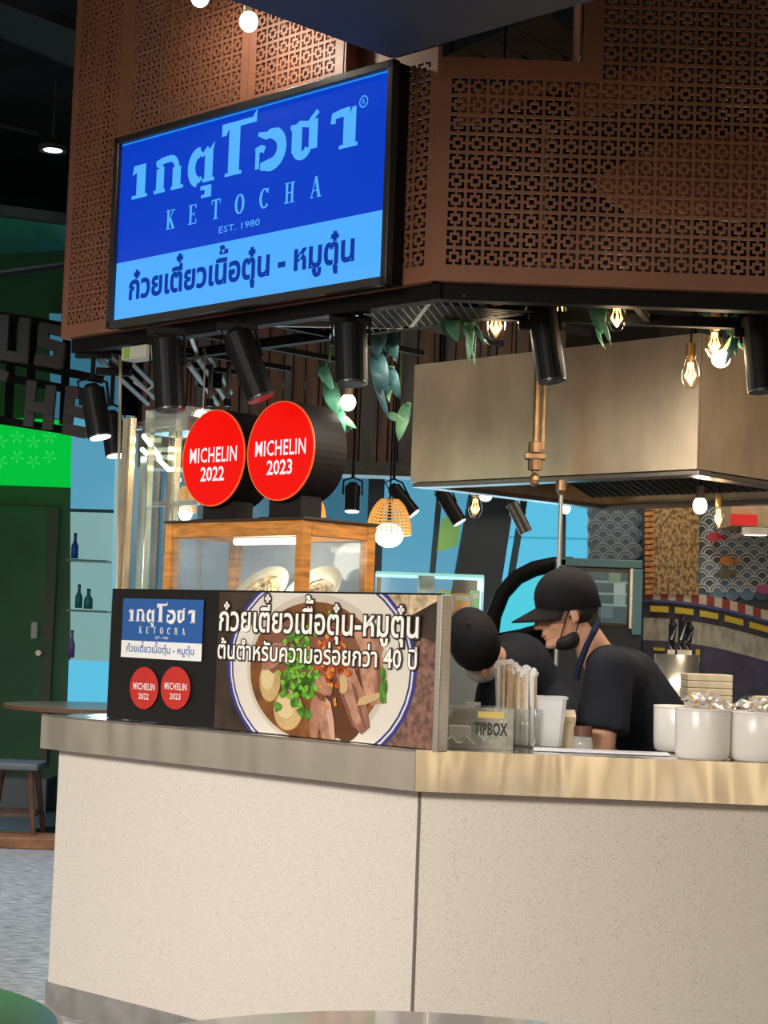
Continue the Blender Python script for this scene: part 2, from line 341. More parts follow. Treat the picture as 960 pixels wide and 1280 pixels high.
# ---- left storefront, green
GREEN = mat('green door paint', (0.008, 0.12, 0.038), 0.45, 0, noise=0.35, nscale=1.2)
GREEN2 = mat('green frame paint', (0.008, 0.09, 0.03), 0.45, 0, noise=0.2, nscale=2)
GLOW = emi('lit green fascia', (0.0, 0.52, 0.045), 1.0)
GLOWD = emi('pale green motif', (0.03, 0.62, 0.10), 1.0)
YG = 13.5
def gp(x, y): p = at(x, y, YG); return (p.x, p.z)
p0 = gp(88, 800); p1 = gp(-90, 800)
xr = p0[0]; zt = gp(40, 608)[1]; zf = gp(40, 527)[1]; zb = gp(40, 968)[1]
o = MB().box(((xr-6.5)/2-.0, YG+.1, 2.2), (xr+6.5, 0.2, 4.4)).build('wall_green', GREEN2); struct(o)
o.location.x = 0
d = struct(MB().box((gp(-40, 800)[0], YG-.03, (gp(30, 955)[1]+gp(30, 634)[1])/2), (gp(66, 800)[0]-gp(-150, 800)[0], .06, gp(30, 634)[1]-gp(30, 955)[1])).build('door_1', GREEN))
x_ = gp(62, 800)[0]
MB().box((x_, YG-.045, (gp(30, 955)[1]+gp(30, 634)[1])/2), (.07, .05, gp(30, 634)[1]-gp(30, 955)[1])).build('door_edge', mat('door edge', (0.07, 0.075, 0.04), 0.5), d)
hx, hz = gp(46, 788); h_ = MB().box((hx, YG-.09, hz), (.05, .05, .13), bev=.012).build('handle', mat('pale handle', (0.55, 0.55, 0.5), 0.4), d)
hx, hz = gp(51, 816); MB().cyl((hx, YG-.055, hz), (hx, YG-.10, hz), .022).build('lock', STEEL, d)
o = thing('green_fascia', (0, YG-.1, 0), 'glowing bright green fascia above the green door', 'fascia')
MB().box(((xr-6.5)/2, 0, (zt+zf)/2), (xr+6.5-.02, .18, zf-zt)).build('light_panel', GLOW, o)
ms = MB(); 
for a in range(5): ms.flat([(.05*math.cos(R(90+72*a+k)), .05*math.sin(R(90+72*a+k))) for k in (-12, 0, 12)]+[(0, 0)], 0)
ms = ms.mesh('motif', GLOWD)
for i in range(5):
    for j in range(2):
        q = gp(-12+20*(i % 5), 550+24*j+(6*(i % 2))); share('motif', ms, o, (q[0], -.095, q[1]), (0, R(36*j), 0))
o = MB().box(((gp(70, 980)[0]-6.5)/2, YG-.2, gp(40, 968)[1]/2), (gp(70, 980)[0]+6.5, .38, gp(40, 968)[1])).build('door_plinth', mat('plinth grey', (0.13, 0.14, 0.15), 0.6)); tag(o, 'grey plinth step under the green door', 'step')

# ---- pale blue shop window beside the green wall
BLUE1 = emi('daylit pane sky', (0.09, 0.33, 0.48), 1.0, True)
BLUE2 = emi('daylit pane low', (0.22, 0.52, 0.62), 1.0, True)
BLUE3 = emi('daylit pane deep', (0.035, 0.14, 0.21), 1.0, True)
BLUE4 = emi('daylit pane bright', (0.10, 0.52, 0.75), 1.0, True)
BLUE5 = emi('daylit pane cyan', (0.06, 0.60, 0.72), 1.0, True)
MULL = mat('blue grey mullion', (0.05, 0.10, 0.13), 0.5)
YS = 13.3
def sp(x, y, Y=YS): p = at(x, y, Y); return (p.x, p.z)
w1 = struct(thing('window_1', (0, YS, 0), 'pale blue shop window beside the green door', 'window')); del w1['category']
def pz(nm, mt, pts, par, y=0.0, th=.02, Y=YS): return MB().flat([sp(a, b, Y) for a, b in pts], y, th).build(nm, mt, par)
pz('pane', BLUE1, [(88, 638), (165, 640), (168, 520), (90, 515)], w1)
pz('pane', BLUE3, [(62, 520), (150, 545), (150, 395), (60, 390)], w1, .05)
pz('pane', emi('shop display back', (0.20, 0.37, 0.36), 1.0, True), [(88, 825), (165, 828), (166, 640), (88, 638)], w1)
pz('pane', BLUE4, [(84, 885), (165, 890), (165, 828), (86, 825)], w1)
pz('mullion', MULL, [(88, 640), (165, 642), (165, 638), (88, 636)], w1, -.03)
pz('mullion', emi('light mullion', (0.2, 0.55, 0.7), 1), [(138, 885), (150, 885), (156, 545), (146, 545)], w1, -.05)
for yy in (700, 762): pz('shelf', mat('glass shelf edge', (0.10, 0.25, 0.25), 0.3), [(90, yy), (140, yy+2), (140, yy+4.5), (90, yy+2.5)], w1, -.25, .22)
SHC = [((0.03, 0.10, 0.5), 93, 698, 9, 28, 'blue bottle with a narrow neck on the upper shop shelf'), ((0.02, 0.2, 0.19), 98, 760, 9, 26, 'dark teal jar on the lower shop shelf next to the wider one'),
       ((0.03, 0.25, 0.22), 110, 761, 11, 22, 'wider dark teal jar on the lower shop shelf'), ((0.22, 0.1, 0.35), 89, 822, 8, 30, 'purple bottle on the bottom of the shop window')]
for c_, x, y, ww, hh, lb in SHC:
    p = at(x, y, YS-.2); r_ = px(ww/2, YS); h = px(hh, YS)
    t_ = thing('display_bottle', p, lb, 'bottle', group='goods in the blue shop window')
    MB().lathe([(0, 0), (r_, 0), (r_, h*.55), (r_*.45, h*.75), (r_*.4, h)]).build('body', mat('bottle %.2f' % c_[2], c_, .3), t_, True)
    MB().lathe([(r_*.45, h), (r_*.45, h*1.12), (0, h*1.12)]).build('cap', BLACKG, t_)

# ---- black rails carrying big letters, upper left
YR = 11.0
LET = mat('grey brown letters', (0.05, 0.043, 0.04), 0.7)
t_ = thing('letter_rack', (0, YR, 0), 'black rail rack with two rows of large grey block letters, upper left', 'sign')
def rp(x, y): p = at(x, y, YR); return (p.x, p.z)
def rbar(a, b, wd, mt=BLACK, nm='rail', y=0.0):
    (ax, az), (bx, bz) = rp(*a), rp(*b); MB().bar((ax, y, az), (bx, y, bz), px(wd, YR), .05).build(nm, mt, t_)
rbar((-40, 388), (120, 415), 9); rbar((-40, 440), (130, 475), 7); rbar((-40, 463), (130, 495), 5); rbar((-40, 519), (130, 545), 6)
for x in (9, 35, 78): rbar((x, 530), (x+6, 395), 5, nm='upright', y=.03)
def letter(segs, wd=9):
    mb = MB()
    for k, (a, b) in enumerate(segs):
        (ax, az), (bx, bz) = rp(*a), rp(*b); d_ = Vector((bx-ax, 0, bz-az)).normalized()*px(wd/2, YR)
        mb.bar(Vector((ax, -.05-.004*k, az))-d_, Vector((bx, -.05-.004*k, bz))+d_, px(wd, YR), .06+.003*k)
    mb.build('letter', LET, t_)
letter([((8, 402), (6, 446)), ((6, 446), (32, 450)), ((32, 450), (34, 406))], 12)
letter([((78, 416), (58, 412)), ((58, 412), (56, 430)), ((56, 430), (77, 436)), ((77, 436), (75, 456)), ((75, 456), (52, 452))], 11)
letter([((-4, 470), (-6, 520)), ((-12, 466), (8, 472))], 9)
letter([((42, 482), (38, 530)), ((66, 488), (62, 534)), ((42, 510), (64, 513))], 9)
letter([((90, 490), (86, 540)), ((90, 491), (108, 496)), ((88, 514), (104, 518)), ((86, 538), (106, 542))], 9)

# ---- tall slanting window wall behind the kitchen
YW = 11.6
w2 = struct(thing('window_2', (0, YW, 0), 'tall slanting glazed wall behind the kitchen', 'window')); del w2['category']
def wp(nm, mt, pts, y=0.0, th=.03): return MB().flat([sp(a, b, YW) for a, b in pts], y, th).build(nm, mt, w2)
wp('pane', BLUE3, [(140, 900), (470, 900), (478, 560), (150, 540)], .02)
wp('pane', BLUE1, [(466, 900), (535, 900), (560, 580), (478, 570)], .02)
wp('pane', BLUE1, [(530, 900), (640, 900), (660, 580), (556, 580)], .03)
wp('pane', BLUE4, [(600, 900), (745, 900), (745, 590), (650, 590)], .01)
wp('column', mat('dark column', (0.035, 0.05, 0.06), 0.5), [(535, 900), (598, 900), (645, 590), (590, 590)], -.25, .2)
wp('column', mat('dark column'    , (0.035, 0.05, 0.06), 0.5), [(452, 900), (470, 900), (482, 575), (462, 575)], -.25, .2)
wp('mullion', MULL, [(520, 900), (527, 900), (556, 580), (549, 580)], -.1, .08)
wp('mullion', MULL, [(604, 900), (612, 900), (664, 590), (656, 590)], -.1, .08)
wp('mullion', MULL, [(698, 900), (703, 900), (706, 590), (700, 590)], -.1, .08)
wp('mullion', MULL, [(180, 900), (190, 900), (204, 560), (194, 560)], -.1, .08)
wp('mullion', MULL, [(240, 900), (246, 900), (258, 560), (252, 560)], -.1, .08)
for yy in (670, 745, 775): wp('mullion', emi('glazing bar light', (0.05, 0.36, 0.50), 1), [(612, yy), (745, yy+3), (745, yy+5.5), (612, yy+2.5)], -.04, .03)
o = MB().flat([sp(545, 690, YW-.1), sp(572, 682, YW-.1), sp(578, 640, YW-.1), sp(552, 648, YW-.1)], 0, .004).build('window_poster', mat('yellow green poster', (0.25, 0.45, 0.10), .5, emit=(0.2, 0.42, 0.12), estr=.5)); o.location.y = YW-.1
tag(o, 'yellow green poster on the blue window beside the dark column', 'poster')
# beam over the windows and board cladding above it
struct(MB().flat([sp(172, 584, 10.8), sp(760, 604, 10.8), sp(760, 588, 10.8), sp(172, 566, 10.8)], 10.8, .25).build('trim_1', mat('window beam', (0.035, 0.035, 0.03), .5, 0, noise=.2)))
PLK = mat('ceiling boards', (0.105, 0.05, 0.032), .6, 0, noise=.35, nscale=3, stretch=(6, 6, 1)); PLG = mat('grey boards', (0.075, 0.07, 0.065), .7, 0, noise=.3, nscale=3, stretch=(6, 6, 1))
clad = thing('board_cladding', (0, 10.9, 0), 'dark brown and grey board cladding above the window beam', 'cladding')
i = 0; x = 175
while x < 740:
    ww = 17 + 6*math.sin(i*1.7)
    MB().flat([sp(x, 575+x*.033, 10.9), sp(x+ww-1.5, 575+x*.033, 10.9), sp(x+ww+8, 330, 10.9), sp(x+9.5, 330, 10.9)], .02*(i % 2), .03).build('board', PLG if i % 3 == 1 else PLK, clad)
    x += ww; i += 1
MB().flat([sp(172, 580, 11.0), sp(800, 600, 11.0), sp(800, 250, 11.0), sp(172, 250, 11.0)], .12, .03).build('backing', BLACK, clad)

# ---- mural wall on the right
YM = 9.2
def mp_(x, y, Y=YM): p = at(x, y, Y); return (p.x, p.z)
WALLN = mat('mural ground', (0.06, 0.085, 0.115), .6, 0, noise=.25, nscale=6)
p = [mp_(733, 900), mp_(1250, 900), mp_(1250, 560), mp_(740, 560)]
mw = MB().flat(p, YM, .12).build('wall_mural', WALLN); struct(mw)
SC1 = mat('scale slate', (0.055, 0.085, 0.13), .45, 0, noise=.25, nscale=9); SC2 = mat('scale blue', (0.10, 0.18, 0.28), .45, 0, noise=.25, nscale=9)
SCL = mat('scale line', (0.55, 0.58, 0.60), .5)
SCD = mat('scale line dim', (0.17, 0.21, 0.26), .5)
def scale_meshes(r, th, line):
    """one fish-scale tile: raised disc part and its pale rings"""
    a = MB(); pts = arc(0, 0, r, r, 0, 360, 16)[:-1]; a.flat(pts, 0, th)
    b = MB()
    for q in (.97, .62): stroke(b, arc(0, 0, r*q, r*q, 0, 180, 10), line, -.0008)
    return a, b
sr = px(10.4, YM)
a, b = scale_meshes(sr, .006, sr*.17); ms1 = a.mesh('scale_tile', SC1); ms2 = a.mesh('scale_tile', SC2); ml1 = b.mesh('tile_ring', SCL); ml2 = b.mesh('tile_ring', SCD)
def scales(x0, x1, y0, y1, bright):
    rows = int((y1-y0)/9.6)+1; n = 0
    for j in range(rows):
        x = x0 + (9.4 if j % 2 else 0)
        while x <= x1:
            y = y0 + 9.6*j; q = mp_(x, y)
            t = share('scale_tile', (ms2 if (bright and random.random() < .45) else ms1), mw, (q[0], YM-.004-.0021*(j+1), q[1]))
            share('tile_ring', ml1 if bright else ml2, t, (0, 0, 0))
            x += 18.8
scales(744, 800, 622, 706, False)
scales(876, 1085, 606, 742, True)
# woven bark column
BARK = mat('bark weave', (0.46, 0.30, 0.14), .7, 0, nscale=60, stretch=(1, 1, .7), col2=(0.13, 0.085, 0.04), lo=.42, hi=.58)
BARK2 = mat('bark edge', (0.45, 0.20, 0.06), .7, 0, noise=.4, nscale=30)
MB().flat([mp_(806, 742), mp_(871, 744), mp_(873, 600), mp_(810, 600)], YM-.05, .04).build('bark_panel', BARK, mw)
for j in range(19):
    y = 612+7*j; 
    for x0, x1 in ((804, 815),):
        MB().flat([mp_(x0, y+5.5), mp_(x1, y+5), mp_(x1, y), mp_(x0, y+.5)], YM-.065, .02).build('bark_strip', BARK2, mw)
# chequer strip, road with yellow dashes, pale band, purple band: they curve down to the right
def dip(x): return 0 if x < 800 else (.0011*(x-800)**2 if x < 950 else 24.75+.20*(x-950))
def strip(x0, x1, ya, yb, mt, nm, y, th=.02):
    top, bot = [], []; n = max(1, int((x1-x0)/25))
    for k in range(n+1):
        x = x0+(x1-x0)*k/n; top.append(mp_(x, ya+dip(x))); bot.append(mp_(x, yb+dip(x)))
    m_ = MB()
    for k in range(n): m_.flat([bot[k], bot[k+1], top[k+1], top[k]], YM+y, th)
    return m_.build(nm, mt, mw)
ROAD = mat('road band', (0.035, 0.033, 0.06), .6, 0, noise=.2, nscale=12); PALEB = mat('pale band', (0.34, 0.33, 0.27), .6, 0, noise=.25, nscale=14, stretch=(3, 3, 1))
PURP = mat('purple band', (0.045, 0.04, 0.085), .6, 0, noise=.3, nscale=12)
RED = mat('red square', (0.28, 0.035, 0.03), .5); CREAM = mat('cream square', (0.55, 0.48, 0.38), .5); YEL = mat('yellow dash', (0.55, 0.42, 0.03), .5)
strip(803, 1110, 752, 772, ROAD, 'road_band', -.03); strip(803, 1110, 772, 800, PALEB, 'pale_band', -.03); strip(803, 1110, 800, 880, PURP, 'purple_band', -.03)
for k in range(31): strip(805+9.6*k, 814.4+9.6*k, 737, 749, RED if k % 2 == 0 else CREAM, 'chequer_tile', -.04)
strip(803, 1110, 749, 752.5, mat('blue line', (0.05, 0.07, 0.2), .5), 'line_band', -.045)
for k in range(9): strip(811+31*k, 834+31*k, 757, 764.5, YEL, 'road_dash', -.045)
strip(868, 873, 806, 822, YEL, 'road_dash', -.045); strip(815, 829, 809, 813, YEL, 'road_dash', -.045)
for x, y, c_, lb in ((906, 702, (0.55, 0.2, 0.06), 'fish'), (890, 672, (0.5, 0.05, 0.08), 'fish'), (903, 717, (0.14, 0.12, 0.06), 'fish'), (951, 737, (0.4, 0.08, 0.25), 'fish')):
    q = mp_(x, y); m_ = MB(); m_.flat([(q[0]+u_*px(9, YM), q[1]+v_*px(6, YM)) for u_, v_ in arc(0, 0, 1, 1, 0, 360, 12)[:-1]], YM-.07, .02); m_.flat([(q[0]+px(7, YM), q[1]), (q[0]+px(14, YM), q[1]-px(5, YM)), (q[0]+px(14, YM), q[1]+px(5, YM))], YM-.07, .02)
    m_.build('fish_tile', mat('fish %.2f%.2f' % (c_[0], c_[2]), c_, .5), mw)
# beige boxed-in duct with a red notice
t_ = thing('beige_duct_box', (0, YM-.5, 0), 'beige boxed duct with a red notice at the right edge', 'duct')
q0, q1 = sp(914, 657, YM-.5), sp(1050, 612, YM-.5)
MB().box(((q0[0]+q1[0])/2, .2, (q0[1]+q1[1])/2+.2), (q1[0]-q0[0], .4, q1[1]-q0[1]+.4)).build('box', mat('beige box', (0.45, 0.34, 0.22), .6, 0, noise=.1), t_)
q = sp(929, 650, YM-.5); MB().box((q[0], -.01, q[1]), (px(31, YM), .02, px(13, YM))).build('red_notice', mat('red notice', (0.55, 0.02, 0.02), .5, emit=(.5, .02, .02), estr=.4), t_)
q = at(944, 669, YM-.65)
t_ = thing('wall_downlight', q, 'round white lit downlight in front of the fish scale wall', 'lamp')
MB().lathe([(.0, .0), (.055, .0), (.055, .02), (.0, .02)]).build('lens', emi('white lamp', (1, .97, .9), 4), t_)
MB().lathe([(.056, .0), (.066, 0), (.066, .035), (0, .035)]).build('rim', WHITE, t_); MB().box((0, .3, .02), (.03, .56, .02)).build('arm', WHITE, t_)
struct(MB().box((1.15, 12.0, .45), (4.7, .5, .9)).build('wall_sill', mat('sill wall', (0.05, 0.07, 0.08), .7)))
struct(MB().box((2.9, YM+.3, .5), (3.4, .35, 1.0)).build('wall_kitchen', mat('kitchen wall low', (0.10, 0.11, 0.12), .7)))

# ================================================================ counter
ct = thing('serving_counter', (CX, CY, 0), 'speckled beige stone clad stall counter with grey kick plate', 'counter')
def rel(p): return (p[0]-CX, p[1]-CY)
TA = (1.83, -.10)                                                   # left end of the counter front in (t,d)
def lf(t, d): q = Lp(t, d + TA[1]*t/TA[0], 0); return (q.x, q.y)     # counter front runs a little off the slanting side
ST = .045
def quad(nm, pts, z0, z1, mt): return MB().slab([rel(q) for q in pts], z0, z1).build(nm, mt, ct)
cn = (CX+.02, CY+ST)
quad('front_panel', [lf(1.775, ST), lf(.036, ST+.01), lf(.036, ST+.05), lf(1.775, ST+.05)], .105, .965, STONE)
quad('front_panel', [(cn[0], cn[1]), (2.6, 5.25+ST), (2.6, 5.25+ST+.04), (cn[0], cn[1]+.04)], .105, .965, STONE)
quad('seam_strip', [(cn[0]-.004, cn[1]-.001), (cn[0]+.002, cn[1]-.001), (cn[0]+.002, cn[1]+.03), (cn[0]-.004, cn[1]+.03)], .105, .965, mat('dark seam', (.12, .10, .08), .8))
quad('end_panel', [lf(1.775, ST+.05), lf(1.735, ST+.05), lf(1.735, .6), lf(1.775, .6)], .105, .965, STONE)
quad('kick_plate', [lf(1.785, ST-.004), lf(0, ST-.004), lf(0, ST+.03), lf(1.785, ST+.03)], 0, .105, GREY)
quad('kick_plate', [(cn[0], cn[1]-.004), (2.6, 5.25+ST-.004), (2.6, 5.25+ST+.03), (cn[0], cn[1]+.03)], 0, .105, GREY)
quad('kick_plate', [lf(1.785, ST+.03), lf(1.755, ST+.03), lf(1.755, .6), lf(1.785, .6)], 0, .105, GREY)
quad('carcass', [lf(1.73, ST+.06), lf(.05, ST+.06), lf(.3, .5), lf(1.73, .58)], .02, .96, mat('carcass', (.1, .1, .1), .7))
wt = thing('steel_worktop', (CX, CY, 0), 'stainless steel worktop with deep front edge on the stone counter', 'worktop')
pl = [lf(TA[0], 0), (CX, CY), (2.6, 5.25), (2.6, 5.53), (.62, 5.60), (.30, 5.98), lf(TA[0], .66)]
MB().slab([rel(q) for q in pl], 1.072, 1.08).build('top_sheet', STEELA, wt)
def apron(nm, a, b, th=.02):
    a, b = Vector((*a, 0)), Vector((*b, 0)); d_ = (b-a).normalized(); n_ = Vector((-d_.y, d_.x, 0))*th
    MB().slab([rel(q) for q in (a, b, b+n_, a+n_)], .955, 1.0795).build(nm, STEELA, wt)
apron('apron', lf(TA[0], 0), lf(0.001, 0)); apron('apron', (CX+.001, CY), (2.6, 5.25)); apron('apron', lf(TA[0], .66), lf(TA[0], 0.001))
MB().slab([rel(q) for q in (lf(TA[0]-.03, .03), (CX, CY+.03), (2.58, 5.28), (2.58, 5.5), (.62, 5.57), (.30, 5.94), lf(TA[0]-.03, .62))], 1.0, 1.071).build('under_board', mat('under board', (.06, .06, .06), .7), wt)
quad('inner_panel', [(.64, 5.42), (2.6, 5.36), (2.6, 5.40), (.64, 5.46)], .02, .999, mat('inner panel', (.12, .12, .12), .6))

# ================================================================ canopy of perforated sheets
PIT = .0585
BP = [0, .085, .235, .365, .435, .565, .635, .765, .915, 1.0]
HOLE = {(i, j) for i in (3, 4, 5) for j in (3, 4, 5)}
for fa in (lambda k: k, lambda k: 8-k):
    for fb in (lambda k: k, lambda k: 8-k):
        for i, j in ((1, 1), (1, 2), (1, 3), (2, 1), (3, 1)): HOLE.add((fa(i), fb(j)))
def perforated(x0, x1, z0, z1, mg, th=.005, absent=lambda x, z: False, plain=lambda x, z: False):
    """sheet metal with cut-out lattice pattern and plain margins"""
    m_ = MB(); nx = max(1, int(round((x1-x0-2*mg)/PIT))); nz = max(1, int(round((z1-z0-2*mg)/PIT)))
    pxw, pzw = (x1-x0-2*mg)/nx, (z1-z0-2*mg)/nz; idx = {}; K = len(BP)-1
    def vid(x, y, z):
        k = (round(x, 5), round(y, 4), round(z, 5))
        if k not in idx: idx[k] = len(m_.v); m_.v.append((x, y, z))
        return idx[k]
    xs = [x0]+[x0+mg+pxw*(i+b) for i in range(nx) for b in BP[:-1]]+[x1-mg, x1]
    zs_ = [z0]+[z0+mg+pzw*(i+b) for i in range(nz) for b in BP[:-1]]+[z1-mg, z1]
    def solid(i, j):
        if i < 0 or j < 0 or i >= len(xs)-1 or j >= len(zs_)-1: return False
        cx_, cz_ = (x0+mg+pxw*((i-1)//K+.5), z0+mg+pzw*((j-1)//K+.5))
        if absent(cx_, cz_): return False
        if i == 0 or j == 0 or i == len(xs)-2 or j == len(zs_)-2 or plain(cx_, cz_): return True
        return ((i-1) % K, (j-1) % K) not in HOLE
    for i in range(len(xs)-1):
        for j in range(len(zs_)-1):
            if not solid(i, j): continue
            a, b, c, d_ = xs[i], xs[i+1], zs_[j], zs_[j+1]
            m_.f.append((vid(a, 0, c), vid(b, 0, c), vid(b, 0, d_), vid(a, 0, d_)))
            m_.f.append((vid(a, th, d_), vid(b, th, d_), vid(b, th, c), vid(a, th, c)))
            for (di, dj, p_, q_) in ((-1, 0, (a, d_), (a, c)), (1, 0, (b, c), (b, d_)), (0, -1, (a, c), (b, c)), (0, 1, (b, d_), (a, d_))):
                if not solid(i+di, j+dj): m_.f.append((vid(p_[0], 0, p_[1]), vid(p_[0], th, p_[1]), vid(q_[0], th, q_[1]), vid(q_[0], 0, q_[1])))
    m_.keep = True; return m_
cp = thing('canopy_screen', (CX, CY, 2.525), 'brown perforated metal canopy screen wrapped around the top of the stall', 'screen')
def scr(nm, x0, x1, z0, z1, mg, loc, rz):
    o = perforated(x0, x1, z0, z1, mg).build(nm, BROWN, cp); o.location = loc; o.rotation_euler = (0, 0, rz); return o
ZB = 2.525
perforated(0, 2.46, 0, 1.50, .034, absent=lambda x, z: x < .43 and z > .70, plain=lambda x, z: (z > .64 and x < .49)).build('perforated_sheet', BROWN, cp)
for x0, x1, z1 in ((-.265, -.0, .725), (-.44, -.266, .40), (-.92, -.44, 1.35), (-1.63, -.921, 1.35), (-1.975, -1.631, 1.35)):
    scr('perforated_sheet', x0, x1, 0, z1, .034, (0, 0, 0), RL)
# return folds give the sheets depth; frame rails inside
for a, b, z0, z1 in ((0, 0, 0, .725),):
    MB().box((0.0, .018, .3625), (.014, .03, .725)).build('corner_post', BROWN, cp)
MB().box((1.2, .03, -.006), (2.4, .06, .012)).build('bottom_fold', BROWN, cp)
f_ = MB().box((-.9875, .03, -.006), (1.975, .06, .012)).build('bottom_fold', BROWN, cp); f_.rotation_euler = (0, 0, RL)
f_ = MB().box((-1.973, .15, .675), (.006, .3, 1.35)).build('end_sheet', BROWN, cp); f_.rotation_euler = (0, 0, RL)
f_ = MB().box((-.43, .12, .95), (.006, .24, .8)).build('end_sheet', BROWN, cp); f_.rotation_euler = (0, 0, RL)
MB().box((.434, .12, 1.10), (.006, .22, .78)).build('end_sheet', BROWN, cp)
# slanting brown boards added behind the sheets, so the holes look brown
for pts in ([(.06, .60), (.42, .66), (.42, .52), (.06, .50)], [(.10, .50), (.36, .62), (.72, .72), (.72, .62), (.42, .52)], [(.48, .33), (.70, .47), (.95, .50), (1.3, .46), (1.3, .28), (.95, .22), (.60, .24)]):
    MB().flat(pts, .07, .006).build('added_board', BROWN, cp)
for x0 in (-1.2, -.62):
    f_ = MB().flat([(x0-.3, 1.3), (x0+.25, 1.3), (x0+.35, .75), (x0-.3, .78)], .07, .006).build('added_board', BROWN, cp); f_.rotation_euler = (0, 0, RL)
# canopy lamp behind the screen
q = at(915, 222, 5.7); t_ = thing('screen_lamp', q, 'small bright square lamp glowing behind the front screen', 'lamp')
MB().box((0, 0, 0), (.07, .03, .09), bev=.008).build('diffuser', emi('lamp diffuser', (1, .95, .8), 5), t_); MB().box((0, .03, 0), (.08, .03, .1)).build('housing', BLACK, t_); MB().cyl((0, .03, .05), (0, .03, 1.3), .006).build('rod', BLACK, t_)

# black soffit frame under the canopy with mesh infill
sf = thing('mesh_soffit', (CX, CY, 2.47), 'black steel frame with mesh infill under the canopy screen', 'frame')
def fbar(a, b, wd=.04, nm='beam', mt=BLACK): MB().bar(rel(a)+(a[2]-2.47,), rel(b)+(b[2]-2.47,), wd).build(nm, mt, sf)
fbar((CX, CY+.06, 2.487), (2.5, CY+.06, 2.487), .05)
a, b = Lp(.0, .06, 2.487), Lp(1.95, .06, 2.487); fbar(a, b, .05)
fbar((CX+.05, CY+.42, 2.49), (2.5, CY+.42, 2.49), .035); a, b = Lp(.0, .42, 2.49), Lp(1.95, .42, 2.49); fbar(a, b, .035)
for x in (.25, .75, 1.25, 1.75, 2.25): fbar((x, CY+.08, 2.49), (x+.1, CY+.42, 2.49), .02)
for t in (.1, .5, .9, 1.3, 1.65, 1.93): a, b = Lp(t, .08, 2.49), Lp(t, .9, 2.49); fbar(a, b, .02)
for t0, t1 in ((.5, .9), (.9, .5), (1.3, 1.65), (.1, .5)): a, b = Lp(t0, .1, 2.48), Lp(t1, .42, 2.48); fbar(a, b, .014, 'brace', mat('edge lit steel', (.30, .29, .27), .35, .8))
m_ = MB()
for k in range(15): 
    a, b = Lp(-.05+.035*k, .09, 2.475), Lp(.18+.035*k, .42, 2.475); m_.bar(rel(a)+(.005,), rel(b)+(.005,), .004)
    a, b = Lp(.18+.035*k, .09, 2.475), Lp(-.05+.035*k, .42, 2.475); m_.bar(rel(a)+(.005,), rel(b)+(.005,), .004)
o = m_.build('wire_mesh', mat('mesh wire', (.10, .10, .10), .4, .6), sf); o['kind'] = 'stuff'
# hangers up to the ceiling
for p in (Lp(1.9, .12, 0), Lp(1.0, .12, 0), (1.0, CY+.1, 0), (2.2, CY+.1, 0)): fbar((p[0], p[1], 2.5), (p[0], p[1], 4.39), .03, 'hanger')

# ================================================================ blue sign
DS = -.075
(tl, zt_), (tr, zt2), (br, zb2), (bl, zb1) = Lpx(145, 176, DS), Lpx(493, 70, DS), Lpx(485, 351, DS), Lpx(133, 414, DS)
t0, t1 = (tl+bl)/2, (tr+br)/2; z0, z1 = (zb1+zb2)/2, (zt_+zt2)/2; W, Hh = t0-t1, z1-z0
sg = thing('lit_shop_sign', Lp((t0+t1)/2, DS, z0), 'large lit blue shop sign screen in a black frame on the canopy', 'sign', RL)
SB = emi('sign blue', (0.0, 0.046, 0.56), 1.0, True); SL = emi('sign pale blue', (0.075, 0.42, 1.0), 1.0, True)
SLT = emi('sign letters', (0.09, 0.45, 1.0), 1.0); SLD = emi('sign dark letters', (0.0, 0.035, 0.36), 1.0)
fr = .026
MB().box((0, .045, Hh/2), (W-.01, .055, Hh-.01)).build('case', BLACK, sg)
for c_, s_ in (((-W/2+fr/2, .008, Hh/2), (fr, .03, Hh)), ((W/2-fr/2, .008, Hh/2), (fr, .03, Hh)), ((0, .008, fr/2), (W, .03, fr)), ((0, .008, Hh-fr/2), (W, .03, fr))): MB().box(c_, s_, bev=.003).build('frame_bar', mat('sign frame', (.03, .03, .03), .3, .3), sg)
def sx_(x, y): t, z = Lpx(x, y, DS+.012); return ((t0+t1)/2-t, z-z0)
zsp = (sx_(142, 331)[1]+sx_(476, 262)[1])/2
MB().flat(rect(-W/2+fr, zsp, W/2-fr, Hh-fr), .012, .004).build('screen', SB, sg)
MB().flat(rect(-W/2+fr, fr, W/2-fr, zsp), .012, .004).build('screen_lower_band', SL, sg)
MB().flat(rect(-W/2+fr, Hh-fr-.006, W/2-fr, Hh-fr), .0115).build('screen_glow_line', emi('glow line', (.02, .25, .9), 1), sg)
X0, ZL = sx_(167, 250); X1, _ = sx_(447, 184); zz = sx_(170, 212)[1]
logo(sg, SLT, X0, ZL+.002, (X1-X0)/9.02, (zz-ZL)*1.1, .0105)
k0 = sx_(207, 288); k1 = sx_(401, 245); kt = sx_(208, 264)
serif_name(sg, SLT, k0[0], (k0[1]+k1[1])/2, k1[0]-k0[0], (kt[1]-k0[1]), .0105)
e0, e1, et = sx_(274, 292), sx_(325, 281), sx_(274, 284)
text('EST. 1980', e0[0], (e0[1]+e1[1])/2, e1[0]-e0[0], et[1]-e0[1], SLT, sg, y=.0105)
h0, h1, ht = sx_(161, 374), sx_(443, 325), sx_(162, 351)
text('ก๋วยเตี๋ยวเนื้อตุ๋น - หมูตุ๋น', h0[0], (h0[1]+h1[1])/2, h1[0]-h0[0], (ht[1]-h0[1])*.98, SLD, sg, bold=.034, y=.0105)
rg = sx_(455, 127); m_ = MB(); stroke(m_, arc(rg[0], rg[1], .018, .018, 0, 360, 20), .004, .0105); m_.build('registered_mark', SLT, sg)
text('R', rg[0]-.007, rg[1]-.009, .014, .018, SLT, sg, 'registered_mark', y=.0105)

